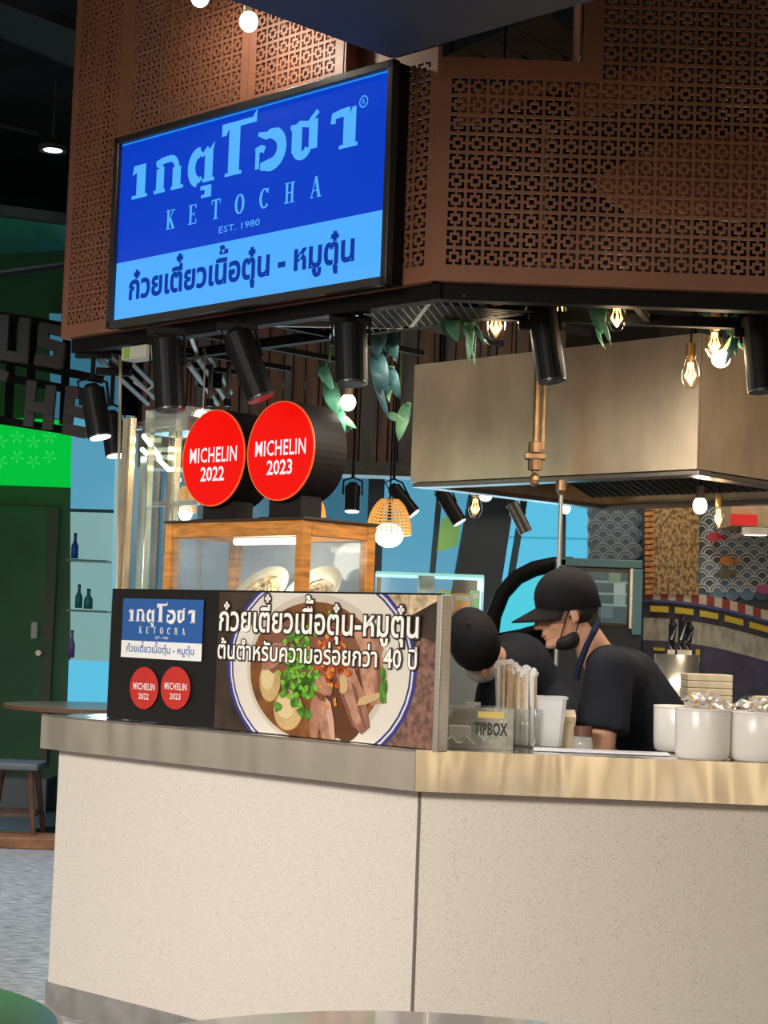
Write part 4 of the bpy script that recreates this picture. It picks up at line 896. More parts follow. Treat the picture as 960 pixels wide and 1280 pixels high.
wicker(232, 640, 26, 32, 8.8, 'wicker dome lamp half hidden behind the red 2022 sign, leftmost wicker lamp', 0)

# ================================================================ glass cabinet behind the showcase, left
CHR = mat('bright chrome', (.78, .70, .55), .18, 1.0, noise=.25, nscale=10, stretch=(1, 1, .4), bump=.4)
gc = thing('glass_cabinet', Lp(1.72, .36, 1.08), 'steel and glass cabinet with lit tubes at the left end of the counter', 'cabinet', RL)
gh = at(165, 515, 6.85).z-1.08
def gx(x, d): t, _ = Lpx(x, 640, d); return 1.72-t
for x, d in ((157, .37), (181, .52), (215, .62)):
    MB().box((gx(x, d), d-.36, gh/2), (.05, .035, gh), bev=.004).build('post', CHR, gc)
MB().box((gx(186, .5), .14, gh-.015), (.34, .03, .03), bev=.003).build('top_rail', STEEL, gc)
MB().box((gx(186, .5), .26, gh*.72), (.34, .02, .02)).build('mid_rail', STEEL, gc)
MB().box((gx(186, .5), .08, gh/2), (.28, .004, gh-.06)).build('glass_pane', GLASS, gc)
MB().box((gx(195, .5), .25, gh/2), (.36, .004, gh-.06)).build('glass_pane', GLASS, gc)
TW = emi('green white tube', (.85, 1.0, .62), 3.0)
for a, b in (((180, 545), (200, 572)), ((178, 562), (190, 574)), ((198, 574), (224, 600))):
    A, B = at(*a, 6.95), at(*b, 7.5); q = gc.matrix_world; M_ = Matrix.Translation(gc.location) @ Matrix.Rotation(RL, 4, 'Z'); iv = M_.inverted()
    MB().cyl(iv@A, iv@B, .010, n=10).build('tube_lamp', TW, gc)
# clear acrylic box hanging above the red sign
q = at(208, 525, 6.7); ab = thing('acrylic_box', q, 'clear acrylic box hanging behind the red 2022 sign', 'box', RL)
for c_, s_ in (((0, 0, 0), (.26, .004, .09)), ((0, .16, 0), (.26, .004, .09)), ((-.13, .08, 0), (.004, .16, .09)), ((.13, .08, 0), (.004, .16, .09)), ((0, .08, -.045), (.26, .16, .004))): MB().box(c_, s_).build('wall', pane('acrylic', (.85, .88, .84), .3, .12), ab)
for x in (-.12, .12): MB().cyl((x, .08, .045), (x, .08, 2.47-q.z), .003, n=6).build('hanger_wire', STEEL, ab)
# hanging cable
p0, p1 = at(147, 735, 7.0), at(150, 470, 7.0)
m_ = MB(); m_.tube([at(x, y, 7.0)-p0 for x, y in ((146, 800), (146, 735), (147, 690), (146, 620), (149, 560), (150, 500), (151, 430))], .006, 8)
tag(m_.build('hanging_cable', mat('pale cable', (.50, .46, .34), .5)), 'pale cable hanging down beside the glass cabinet', 'cable').location = p0
# electrical clutter under the sign
q = at(176, 442, 6.5); t_ = thing('driver_box', q, 'pale lamp driver box with green label under the sign left end', 'box', RL)
MB().box((0, 0, 0), (.15, .07, .05), bev=.005).build('case', mat('pale case', (.45, .45, .38), .5), t_); MB().box((-.04, -.036, 0), (.03, .004, .04)).build('green_label', mat('green label', (.2, .4, .03), .5), t_)
MB().tube([(.075, 0, 0), (.12, 0, -.06), (.10, 0, -.12), (.02, .02, -.14), (-.06, .02, -.10)], .005, 6).build('lead', mat('grey lead', (.3, .3, .3), .5), t_); MB().cyl((0, 0, .02), (0, 0, 2.47-q.z), .005, n=6).build('hanger', BLACK, t_)
# bundles of slim steel conduits under the canopy's left end
for nm, lb, a, b, off in (('conduit_bundle', 'strapped bundle of steel conduits under the canopy left corner', (98, 425), (185, 505), 8), ('conduit_bundle', 'strapped bundle of steel conduits between the two left spotlights', (236, 455), (272, 505), 8)):
    A, B = at(*a, 6.75), at(*b, 8.2); t_ = thing(nm, A, lb, 'conduit', group='steel conduit bundles')
    for k in range(3):
        o_ = Vector((.03*k, .0, .028*k)); MB().tube([o_, B-A+o_], .011, 8).build('conduit', mat('conduit steel', (.16, .145, .12), .5, .7), t_)
    mdp = (B-A)*.45; MB().box(mdp+Vector((.03, 0, .028)), (.10, .02, .09), bev=.004).build('strap', BLACK, t_)
    MB().cyl(B-A, B-A+Vector((0, 0, 4.39-B.z)), .006, n=6).build('hanger_rod', BLACK, t_)
# maroon and black drop pipes
for x, y0, y1, c_, lb in ((222, 430, 512, (.10, .008, .022), 'thin maroon pipe beside the upright black spotlight'), (262, 432, 530, (.02, .02, .02), 'thin black drop rod left of the tilted spotlight'), (284, 435, 530, (.02, .02, .02), 'thin black drop rod next to the tilted spotlight')):
    a, b = at(x, min(y1, 508), 7.1), at(x-2, y0, 7.1); t_ = thing('drop_pipe', a, lb, 'pipe'); 
    MB().cyl((0, 0, 0), (0, 0, 4.39-a.z), .010, n=10).build('tube', mat('pipe %.3f' % c_[0], c_, .35), t_); MB().lathe([(.010, 0), (.016, 0), (.016, .03), (.010, .03)], n=10).build('ferrule', BLACK, t_)
# hall ceiling things, upper left
q = at(66, 188, 9.5); t_ = thing('ceiling_downlight', q, 'lit round downlight in the dark ceiling left of the canopy', 'lamp')
MB().lathe([(0, 0), (.052, 0), (.052, .015), (0, .015)], n=24).build('lens', emi('downlight lens', (.85, .95, 1), 3), t_); MB().lathe([(.053, 0), (.075, -.004), (.078, .02), (.06, .05), (.01, .06), (.01, 4.39-q.z), (0, 4.39-q.z)], n=24).build('trim_ring', mat('downlight trim', (.01, .012, .014), .6), t_)
def ceil_panel(lb, pts, Y0, Y1, mt):
    ps = [at(x, y, Y0 if k in (0, 1) else Y1) for k, (x, y) in enumerate(pts)]; t_ = thing('ceiling_panel', ps[0], lb, 'ceiling panel')
    m_ = MB(); m_.add([p-ps[0] for p in ps]+[p-ps[0]+Vector((0, 0, .05)) for p in ps], [(0, 1, 2, 3), (7, 6, 5, 4), (0, 4, 5, 1), (1, 5, 6, 2), (2, 6, 7, 3), (3, 7, 4, 0)]); m_.build('panel', mt, t_)
    MB().bar((0, 0, .03), ps[1]-ps[0]+Vector((0, 0, .03)), .06).build('edge_bar', mat('panel edge', (.012, .012, .012), .7, spec=.1), t_)
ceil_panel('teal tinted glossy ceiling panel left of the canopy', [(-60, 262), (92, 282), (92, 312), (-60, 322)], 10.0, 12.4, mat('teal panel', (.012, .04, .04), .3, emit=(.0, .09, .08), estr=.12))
ceil_panel('dark blue ceiling panel at the top left corner', [(-60, 20), (98, 85), (98, 40), (-60, -20)], 8.0, 7.0, mat('dark blue panel', (.014, .017, .022), .7, spec=.1))
for a, b, lb in (((-20, 95), (92, 128), 'upper thin ceiling pipe left of the canopy'), ((-20, 150), (50, 166), 'lower thin ceiling pipe left of the canopy'), ((-20, 345), (92, 330), 'bluish ceiling pipe under the teal panel')):
    A, B = at(*a, 10), at(*b, 10); o = MB().tube([(0, 0, 0), B-A], .02, 8).build('ceiling_pipe', mat('ceiling pipe', (.012, .013, .015), .7, spec=.1)); o.location = A; tag(o, lb, 'pipe')

# ================================================================ on the counter
def onctr(x, y): return atz(x, y, 1.0805)
# tip box
q = onctr(598, 937); tbx = thing('tip_box', (q.x, q.y+.02, 1.0805), 'clear acrylic tip box with black lettering at the counter corner', 'tip box')
bw = px(86, q.y); bh = px(50, q.y); ACR = pane('acrylic clear', (.93, .95, .95), .22, .06)
for c_, s_, nm in (((0, 0, bh/2), (bw, .004, bh), 'front_wall'), ((0, .13, bh/2), (bw, .004, bh), 'back_wall'), ((-bw/2, .065, bh/2), (.004, .126, bh), 'side_wall'), ((bw/2, .065, bh/2), (.004, .126, bh), 'side_wall'), ((0, .065, .003), (bw-.004, .126, .004), 'floor_plate'), ((0, .065, bh+.002), (bw, .134, .004), 'lid')): MB().box(c_, s_).build(nm, ACR, tbx)
text('TIPBOX', -bw*.07, bh*.36, bw*.49, bh*.30, mat('tip ink', (.02, .02, .02), .5), tbx, bold=.03, y=-.003)
text('THANK YOU', -bw*.02, bh*.80, bw*.36, bh*.13, mat('tip gold', (.62, .48, .16), .4, .3), tbx, bold=.01, y=-.003) if False else MB().flat(rect(-bw*.02, bh*.78, bw*.36, bh*.94), -.003, .001).build('gold_label', mat('tip gold', (.62, .48, .16), .4, .3), tbx)
random.seed(2)
for k, (lb, x) in enumerate((('folded grey banknote at the left inside the tip box', -.05), ('crumpled pale banknote lying across the tip box floor', .02), ('crumpled grey banknote at the right inside the tip box', .06))):
    t_ = MB(); n = 6; vs_, fs_ = [], []
    for i in range(n+1):
        for j in range(3): vs_.append((-.045+.09*i/n, -.03+.03*j, .012+.012*math.sin(i*1.9+k)+.004*j))
    for i in range(n):
        for j in range(2): fs_.append((3*i+j, 3*i+j+1, 3*i+4+j, 3*i+3+j))
    o = t_.add(vs_, fs_).build('banknote', mat('banknote', (.42, .46, .40), .7, 0, noise=.3, nscale=40)); md = o.modifiers.new('thickness', 'SOLIDIFY'); md.thickness = .0012
    o.location = (q.x+x, q.y+.07+.02*k, 1.0905+.012*k); o.rotation_euler = (0, 0, .5*k); tag(o, lb, 'banknote', 'banknotes in the tip box')
o = MB().box((0, 0, .028), (.07, .05, .056), bev=.004).build('paper_slip_pad', mat('slip pad', (.50, .49, .45), .6)); o.location = (q.x-.055, q.y+.105, 1.0905); tag(o, 'pale paper pad standing in the left of the tip box', 'paper pad')
# chopstick jars with paper wrapped chopsticks
PAPER = mat('chopstick paper', (.70, .56, .40), .6, 0, noise=.12, nscale=30); PAPW = mat('chopstick paper white', (.85, .84, .82), .6)
def sticks(lb, x, y, n, wd, top, seed):
    c = onctr(x, y); c.y += .03; r_ = px(wd/2, c.y); random.seed(seed)
    jar = thing('chopstick_holder', (c.x, c.y, 1.0805), lb, 'holder', group='chopstick holders')
    MB().lathe([(0, .002), (r_, .002), (r_, .12), (r_-.003, .12), (r_-.003, .006), (0, .006)], n=24).build('glass_wall', pane('holder glass', (.92, .95, .97), .2, .12), jar, True)
    MB().lathe([(r_, .118), (r_+.002, .118), (r_+.002, .123), (r_-.004, .123)], n=24).build('rim', ACR, jar)
    H_ = px(top, c.y)
    for k in range(n):
        a = random.random()*6.28; q = r_*.55*math.sqrt(random.random()); lean = random.uniform(-.02, .02); hh = H_*random.uniform(.86, 1.0)
        t_ = thing('wrapped_chopsticks', (c.x+q*math.cos(a), c.y+q*math.sin(a), 1.0875), 'paper wrapped chopsticks standing in the chopstick holder%s' % (' beside the white tub' if seed == 2 else ' behind the tip box'), 'chopsticks', group='wrapped chopsticks in holder %s' % ('b' if seed == 2 else 'a'))
        m_ = MB(); m_.bar((0, 0, 0), (lean, lean*.5, hh), .013, .007); m_.build('paper_sleeve', PAPER if random.random() < .75 else PAPW, t_)
        MB().add([(lean-.009, lean*.5, hh), (lean+.009, lean*.5, hh), (lean+.011, lean*.5-.002, hh+.012), (lean+.002, lean*.5, hh+.018), (lean-.010, lean*.5+.002, hh+.014)], [(0, 1, 2, 3, 4)]).build('torn_end', PAPW, t_)
sticks('clear chopstick holder behind the tip box', 630, 931, 16, 44, 98, 1)
sticks('clear chopstick holder between the tip box and the white tub', 657, 934, 14, 36, 92, 2)
c = onctr(651, 933); 
# white plastic tub
c = onctr(680, 934); hh = px(62, c.y); t_ = thing('plastic_tub', (c.x, c.y+.05, 1.0805), 'white translucent plastic tub beside the chopsticks', 'tub')
TUB = pane('tub plastic', (.9, .93, 1.0), .1, .72)
ra, rb = px(22, c.y), px(27, c.y); m_ = MB(); vs_ = []
for r_, z in ((ra, .002), (rb, hh), (rb-.003, hh), (ra-.003, .006)):
    vs_ += [(sx*r_, sy*r_*.8, z) for sx, sy in ((-1, -.8), (-.8, -1), (.8, -1), (1, -.8), (1, .8), (.8, 1), (-.8, 1), (-1, .8))]
m_.add(vs_, [(8*k+i, 8*k+(i+1) % 8, 8*(k+1)+(i+1) % 8, 8*(k+1)+i) for k in range(3) for i in range(8)]+[tuple(range(24, 32)), tuple(range(8))]); m_.build('shell', TUB, t_)
m_ = MB(); 
for i in range(8): pass
MB().add([(sx*(rb+.004)*k, sy*(rb+.004)*k*.8, z) for k, z in ((1, hh-.006), (1, hh+.002), (.94, hh+.002), (.94, hh-.006)) for sx, sy in ((-1, -.8), (-.8, -1), (.8, -1), (1, -.8), (1, .8), (.8, 1), (-.8, 1), (-1, .8))], [(8*k+i, 8*k+(i+1) % 8, 8*((k+1) % 4)+(i+1) % 8, 8*((k+1) % 4)+i) for k in range(4) for i in range(8)]).build('rim', TUB, t_)
# spoons tray strip along the counter edge
q = onctr(755, 943); o = MB(); o.box((0, 0, .004), (.42, .10, .006), bev=.002); o = o.build('flat_tray', mat('pale tray', (.70, .72, .78), .3)); o.location = (q.x, q.y+.07, 1.0805); o.rotation_euler = (0, 0, -.06); tag(o, 'flat pale tray lying on the counter before the worker', 'tray')
q = onctr(715, 934); t_ = thing('sauce_pot', (q.x, q.y+.06, 1.0805), 'small clear sauce pot with red sauce beside the white tub', 'pot')
MB().lathe([(0, 0), (.016, 0), (.02, .035), (.018, .035), (.015, .004), (0, .004)], n=16).build('cup', ACR, t_); MB().lathe([(0, .006), (.0145, .006), (.016, .02), (0, .02)], n=16).build('sauce', mat('red sauce', (.30, .02, .02), .3), t_)
# white bowls of packets
def pot(x0, x1, ytop, ybot, dy, lb, seed, fill=True):
    c = onctr((x0+x1)/2, ybot); c.y += dy; r_ = px((x1-x0)/2, c.y); h = px(ybot-ytop, c.y-r_) 
    t_ = thing('white_pot', (c.x, c.y+r_, 1.0805), lb, 'pot', group='white pots on the counter')
    MB().lathe([(0, 0), (r_*.86, 0), (r_*.95, .008), (r_*.98, .03), (r_, h), (r_*.985, h+.002), (r_*.95, h), (r_*.93, .03), (0, .012)], n=40).build('shell', WHITE, t_, True)
    MB().lathe([(r_, h-.002), (r_*1.015, h+.001), (r_*1.0, h+.006), (r_*.95, h+.005), (r_*.945, h-.002)], n=40).build('rim', WHITE, t_, True)
    if fill:
        random.seed(seed)
        PK = [pane('packet film', (.97, .97, .97), .3, .30), pane('packet noodles', (.97, .9, .8), .3, .45)]
        for k in range(9):
            a = random.random()*6.28; q = r_*.6*math.sqrt(random.random()); p_ = thing('film_packet', (c.x+q*math.cos(a), c.y+r_+q*math.sin(a), 1.0805+h-.012), 'crumpled clear packet of crisps heaped in the %s white pot' % ('right' if seed == 4 else 'middle'), 'packet', random.random()*3, 'clear packets in the %s pot' % ('right' if seed == 4 else 'middle'))
            m_ = MB(); n = 5; vs_ = []
            for i in range(n+1):
                for j in range(n+1):
                    u_, v_ = i/n-.5, j/n-.5; vs_.append((u_*.085, v_*.065, .012+.022*math.cos(u_*3)*math.cos(v_*3)+random.uniform(-.006, .008)+.03*(k % 3)/2))
            m_.add(vs_, [(i*(n+1)+j, (i+1)*(n+1)+j, (i+1)*(n+1)+j+1, i*(n+1)+j+1) for i in range(n) for j in range(n)]); m_.build('film', PK[0], p_)
            m_ = MB()
            for i in range(5): x_, y_ = random.uniform(-.03, .03), random.uniform(-.02, .02); m_.tube([(x_, y_, .012+.03*(k % 3)/2), (x_+random.uniform(-.02, .02), y_+random.uniform(-.02, .02), .026+.03*(k % 3)/2)], .004, 5)
            o = m_.build('crisps', mat('fried crisps', (.62, .34, .12), .6), p_); o['kind'] = 'stuff'
pot(825, 893, 887, 943, .05, 'small white pot, leftmost of the white pots', 3, False)
pot(849, 919, 889, 951, .0, 'white pot at the middle of the white pots', 5)
pot(917, 1003, 893, 954, .0, 'white pot at the right edge of the counter', 4)
# jar handle ring and box behind the packets
q = at(925, 850, 5.75); t_ = thing('plastic_jar', (q.x+.06, 5.62, 1.0805), 'pale plastic jar with wire handle behind the packets', 'jar')
MB().lathe([(0, 0), (.05, 0), (.055, .02), (.055, .15), (.05, .165), (0, .165)], n=20).build('jar_body', pane('jar plastic', (.93, .93, .9), .2, .5), t_, True); MB().lathe([(.052, .165), (.058, .165), (.058, .19), (0, .19)], n=20).build('lid', mat('jar lid', (.55, .52, .38), .4), t_)
MB().tube([(-.062+.005*math.cos(a_), 0, .12) if False else (-.055-.0*a_+.06*math.cos(R(a_))*.9-.0, -.02, .12+.07*math.sin(R(a_))) for a_ in range(0, 181, 15)], .004, 6).build('handle', STEEL, t_)

# ================================================================ kitchen behind
KB = thing('work_table', (1.5, 5.70, 0), 'low steel work table behind the counter', 'table')
MB().box((.1, .03, .86), (1.9, .24, .03), bev=.004).build('top', STEEL, KB)
for x in (-.86, 1.06):
    for y in (-.06, .12): MB().box((x, y, .4225), (.04, .04, .845)).build('leg', STEEL, KB)
BC = thing('back_counter', (1.45, 7.35, 0), 'steel back counter below the mural', 'counter')
MB().box((.15, .3, .93), (2.3, .7, .04), bev=.004).build('top', STEEL, BC); MB().box((.15, .32, .455), (2.25, .62, .91)).build('body', mat('dark cabinet', (.04, .04, .045), .5), BC)
for k in range(4): MB().box((-.70+.57*k, -.0, .46), (.54, .02, .8), bev=.003).build('door', mat('cabinet door', (.07, .07, .075), .45), BC)
# knife holder
q = at(845, 862, 7.3); t_ = thing('knife_holder', (q.x, 7.3, .9505), 'steel bucket holding black handled knives', 'holder')
w_ = px(56, 7.3); h_ = at(845, 818, 7.3).z-.9505
MB().lathe([(0, 0), (w_/2*.92, 0), (w_/2, h_), (w_/2-.003, h_), (w_/2*.9, .006), (0, .006)], n=24).build('bucket', mat('bucket steel', (.75, .70, .6), .3, .9), t_, True)
for k, (dx, dz, ln) in enumerate(((-.025, 0, .13), (.02, 0, .15), (.055, -.02, .12))):
    k_ = thing('kitchen_knife', (q.x+dx, 7.29+.03*k, .97), ('left', 'middle', 'right')[k]+' black handled knife standing in the steel bucket', 'knife', group='knives in the bucket')
    MB().box((0, 0, h_*.55), (.03, .003, h_*.9)).build('blade', STEEL, k_); MB().tube([(0, 0, h_+.0), (0, 0, h_+.04), (.004, 0, h_+ln-.03), (0, 0, h_+ln)], [.012, .015, .019, .010], 10).build('knife_handle', BLACKG, k_)
# stacked pale boxes
qb = at(882, 886, 6.55)
for k in range(5):
    o = MB().box((0, 0, .0125), (px(56, 6.5), .16, .025), bev=.003).build('paper_box', mat('kraft paper', (.62, .52, .36), .7, 0, noise=.08)); o.location = (qb.x, 6.55, qb.z+.0007+.0257*k); tag(o, 'flat kraft paper box, %s of the stack behind the white pots' % ('lowest', 'second lowest', 'middle one', 'second from top', 'topmost')[k], 'box', 'stacked paper boxes')
st_ = thing('steel_trolley', (qb.x, 6.55, 0), 'slim steel trolley carrying the kraft paper boxes', 'trolley')
MB().box((0, 0, qb.z-.008), (.22, .19, .015)).build('top_plate', STEEL, st_)
for x in (-.1, .1):
    for y in (-.08, .08): MB().box((x, y, (qb.z-.016)/2), (.018, .018, qb.z-.016)).build('leg', STEEL, st_)
q = at(700, 890, 6.2); o = MB(); o.add([(-.04, 0, 0), (.04, 0, 0), (.04, .06, 0), (-.04, .06, 0), (-.04, .03, .14), (.04, .03, .12), (.04, .06, .12), (-.04, .06, .14)], [(0, 3, 2, 1), (4, 5, 6, 7), (0, 1, 5, 4), (1, 2, 6, 5), (2, 3, 7, 6), (3, 0, 4, 7)])
cs = thing('carton', (q.x-.04, 5.76, .8755), 'pale folded carton standing beside the bent worker', 'carton')
MB().box((0, 0, .15), (.085, .07, .30), bev=.004).build('side', mat('carton', (.55, .46, .30), .6), cs); MB().box((0, -.02, .305), (.085, .05, .02), Matrix.Rotation(R(25), 3, 'X')).build('flap', mat('carton', (.55, .46, .30), .6), cs)
q = at(722, 870, 5.9); sj = thing('seasoning_jar', (q.x-.002, 5.70, .8755), 'clear seasoning jar with lid next to the pale carton', 'jar')
MB().lathe([(0, 0), (.03, 0), (.034, .02), (.034, .22), (.026, .245), (0, .245)], n=18).build('glass', pane('jar glass', (.9, .88, .8), .3, .35), sj, True); MB().lathe([(.03, .245), (.03, .275), (0, .275)], n=18).build('lid', mat('brown lid', (.14, .05, .04), .4), sj)
# teal framed wall cabinet with glass door
wc = thing('wall_fridge', (at(772, 785, 8.7).x, 8.7, 0), 'teal framed glass door fridge set into the mural wall', 'fridge')
def wq(x, y): p = at(x, y, 8.7); return (p.x-wc.location.x, p.z)
(xa, za), (xb, zb_) = wq(745, 792), wq(803, 702); TEAL = mat('teal frame', (.10, .22, .26), .4, .3)
MB().box(((xa+xb)/2-.1, .26, (za+zb_)/2-.3), (xb-xa+.2, .4, zb_-za+.6)).build('body', mat('fridge body', (.02, .025, .03), .5), wc)
for c_, s_ in (((xb-.02, .018, (za+zb_)/2-.02), (.045, .06, zb_-za-.04)), (((xa+xb)/2-.1, .02, zb_-.015), (xb-xa+.2, .06, .04)), ((xa-.18, .02, (za+zb_)/2), (.045, .06, zb_-za))): MB().box(c_, s_, bev=.004).build('frame', TEAL, wc)
MB().box(((xa+xb)/2-.09, .045, (za+zb_)/2), (xb-xa+.1, .01, zb_-za-.08)).build('dark_door', BLACKG, wc)
(xc, zc1), (xd, zd1) = wq(742, 778), wq(786, 716)
MB().flat(rect(xc-.1, zc1, xd, zd1), .036, .004).build('glass_pane', emi('fridge interior', (.045, .075, .075), 1, True), wc)
for yy in (729, 744, 758): MB().flat(rect(xc-.1, wq(770, yy)[1], xd, wq(770, yy)[1]+.012), .03, .005).build('shelf', emi('fridge shelf', (.16, .24, .22), 1), wc)
for x, y0, y1, cc in ((776, 729, 744, (.28, .32, .28)), (770, 716, 728, (.16, .2, .12)), (776, 745, 758, (.2, .26, .22)), (760, 759, 772, (.1, .13, .14))):
    a, b = wq(x-8, y1), wq(x+7, y0); MB().flat(rect(a[0], a[1], b[0], b[1]), .028, .006).build('carton_in_fridge', emi('fridge goods %.2f' % cc[0], cc, 1), wc)
MB().box((xd+.02, .03, (za+zb_)/2), (.02, .03, .3)).build('door_handle', STEEL, wc)
# black curved hood frame of a scooter-like windscreen in front of the bright window
YA = 8.9; a0 = at(616, 800, YA); ar = thing('curved_black_frame', (a0.x, YA, a0.z), 'thick black curved arch frame in front of the bright blue window', 'frame')
ps = [(612, 850), (613, 800), (617, 770), (628, 742), (646, 722), (668, 711), (692, 706), (716, 706)]
m_ = MB(); m_.tube([Vector((at(x, y, YA).x-a0.x, 0, at(x, y, YA).z-a0.z)) for x, y in ps], px(10, YA), 12); m_.build('arch', BLACK, ar, True)
m_ = MB(); m_.tube([Vector((at(x, y, YA).x-a0.x, -.02, at(x, y, YA).z-a0.z)) for x, y in ((612, 800), (650, 793), (690, 782), (730, 772))], px(7, YA), 10); m_.build('lower_bar', BLACK, ar, True)
pp = [(612, 800), (650, 793), (690, 782), (740, 770), (740, 900), (612, 900)]
MB().flat([(at(x, y, YA).x-a0.x, at(x, y, YA).z-a0.z) for x, y in pp], .02, .10).build('body_panel', BLACK, ar)
MB().flat([(at(x, y, YA).x-a0.x, at(x, y, YA).z-a0.z) for x, y in ((620, 796), (626, 760), (640, 738), (662, 724), (700, 716), (730, 716), (730, 770), (690, 780), (650, 790))], .03, .006).build('windscreen', BLUE5, ar)
for x in (-.0, .35): MB().box((x+.05, .07, (at(612, 900, YA).z-a0.z)+(0-at(612, 900, YA).z)/2), (.08, .08, at(612, 900, YA).z)).build('leg', BLACK, ar)
# steel pole in the kitchen
q = at(693, 900, 7.0); t_ = thing('kitchen_pole', (q.x, 7.0, 0), 'thin steel pole standing in the middle of the kitchen', 'pole')
MB().cyl((0, 0, 0), (0, 0, 2.06), .009, n=12).build('tube', mat('dull steel', (.30, .30, .28), .45, .8), t_); MB().lathe([(0, 0), (.07, 0), (.07, .01), (.02, .02), (.014, .06)], n=16).build('base', STEEL, t_); MB().lathe([(.009, 2.0), (.022, 2.02), (.022, 2.06), (.0, 2.06)], n=12).build('bracket', COP, t_)
# glass topped display counter behind the banner, with packs of food
YD = 7.6; d0 = at(540, 770, YD); dc = thing('glass_display', (d0.x, YD, 0), 'glass topped food display counter behind the banner', 'display')
def dq(x, y): p = at(x, y, YD); return (p.x-d0.x, p.z)
(xa, zt0), (xb, zt1) = dq(470, 716), dq(604, 728); zb0 = dq(540, 765)[1]
MB().box(((xa+xb)/2, .2, zb0/2), (xb-xa, .5, zb0)).build('cabinet', mat('display cabinet', (.20, .22, .22), .5), dc)
MB().box(((xa+xb)/2, -.03, (zt0+zb0)/2), (xb-xa, .005, zt0-zb0)).build('glass_front', GLASS, dc); MB().box(((xa+xb)/2, .2, zt0), (xb-xa, .46, .008)).build('glass_top', pane('green edge glass', (.8, .95, .88), .3, .1), dc)
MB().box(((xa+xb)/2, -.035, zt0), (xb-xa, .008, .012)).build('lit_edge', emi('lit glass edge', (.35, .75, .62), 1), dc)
for x in (xa, xb): MB().box((x, .2, (zt0+zb0)/2), (.005, .46, zt0-zb0)).build('glass_side', GLASS, dc)
for i, (x0, x1, y0, y1, c_, lb) in enumerate(((546, 566, 738, 764, (.60, .50, .03), 'yellow and green pack at the left of the glass display'), (566, 590, 742, 764, (.65, .25, .05), 'orange pack in the middle of the glass display'), (589, 602, 738, 764, (.02, .45, .10), 'bright green pack at the right of the glass display'), (478, 520, 742, 764, (.5, .36, .18), 'tray of fried snacks in the glass display'), (521, 545, 720, 764, (.6, .62, .6), 'white carton in the glass display'))):
    (ax, az), (bx_, bz_) = dq(x0, y1), dq(x1, y0); t_ = thing('food_pack', (d0.x+(ax+bx_)/2, YD+.12, zb0+.001), lb, 'food pack', group='packs in the glass display'); hh = bz_-zb0
    MB().box((0, 0, hh/2), (bx_-ax-.006, .12, hh), bev=.006).build('pack', mat('pack %d' % i, c_, .4, 0, noise=.3, nscale=20, emit=c_, estr=.12), t_); MB().box((0, -.062, hh*.75), ((bx_-ax)*.7, .003, hh*.25)).build('label_strip', mat('pack strip %d' % i, tuple(min(1, k*1.6+.05) for k in c_[::-1]) if i < 1 else (.6, .6, .5), .4), t_)
# card terminal with cables near the tip box
q = at(588, 868, 5.95); t_ = thing('till_printer', (q.x-.01, 5.80, 1.0805), 'black till printer with cables behind the tip box', 'printer')
MB().box((0, 0, .045), (.13, .11, .09), bev=.012).build('case', BLACKG, t_); MB().box((0, -.02, .1), (.11, .07, .02), Matrix.Rotation(R(-15), 3, 'X'), bev=.004).build('lid', mat('printer lid', (.03, .03, .032), .4), t_); MB().box((.01, -.03, .118), (.05, .004, .03)).build('receipt', WHITE, t_)
for k in range(3): MB().tube([(-.06, 0, .03+.02*k), (-.11, -.02, .08+.02*k), (-.12, .02, .12), (-.08, .05, .10-.03*k), (-.05, .055, .03)], .004, 6).build('cable', BLACK, t_)

# ================================================================ people
SKIN = mat('skin', (.58, .31, .20), .5, 0, noise=.08, nscale=12); CLOTH = mat('black cloth', (.012, .014, .020), .85, 0, noise=.3, nscale=6, spec=.2); CAPM = mat('black cap cloth', (.010, .009, .011), .8, spec=.2); HAIR = mat('black hair', (.008, .007, .007), .55); NAVY = mat('navy apron cloth', (.012, .018, .045), .85, spec=.2)
def fuse(mb, name, m, parent, vox=.008, it=6):
    """join overlapping solids into one continuous smooth skin"""
    o = mb.build(name+'_raw', m); r = o.modifiers.new('r', 'REMESH'); r.mode = 'VOXEL'; r.voxel_size = vox; r.use_smooth_shade = True
    s_ = o.modifiers.new('s', 'SMOOTH'); s_.factor = .5; s_.iterations = it
    bpy.context.view_layer.update(); me = bpy.data.meshes.new_from_object(o.evaluated_get(bpy.context.evaluated_depsgraph_get())); me.name = name
    bpy.data.objects.remove(o); n = bpy.data.objects.new(name, me); COL.objects.link(n); n.parent = parent
    if not me.materials: me.materials.append(m)
    me.polygons.foreach_set('use_smooth', [True]*len(me.polygons)); return n
def head_frame(c, fwd, upd):
    f = Vector(fwd).normalized(); u = Vector(upd); u = (u-f*u.dot(f)).normalized(); s = u.cross(f); M_ = Matrix((f, s, u)).transposed(); return (lambda p: Vector(c)+M_@Vector(p)), M_
def head_solids(mb, T, M_):
    E = lambda c, r: mb.ell(T(c), r, M_, 20, 14)
    E((-.012, 0, .035), (.098, .078, .088)); E((.022, 0, -.035), (.070, .062, .085)); E((.036, 0, -.088), (.048, .046, .034))
    E((.074, 0, .018), (.022, .052, .016)); E((.050, .038, -.035), (.030, .022, .026)); E((.050, -.038, -.035), (.030, .022, .026))
    mb.cap(T((.092, 0, .006)), T((.112, 0, -.030)), .008, .0135); E((.100, .012, -.034), (.012, .008, .008)); E((.100, -.012, -.034), (.012, .008, .008))
    E((.086, 0, -.060), (.016, .026, .008)); E((.084, 0, -.072), (.015, .023, .008)); E((.078, 0, -.100), (.020, .022, .016))
    for s in (1, -1): mb.ell(T((-.006, s*.079, -.012)), (.020, .009, .032), M_, 12, 8); mb.ell(T((.002, s*.078, -.034)), (.010, .008, .012), M_, 10, 6)
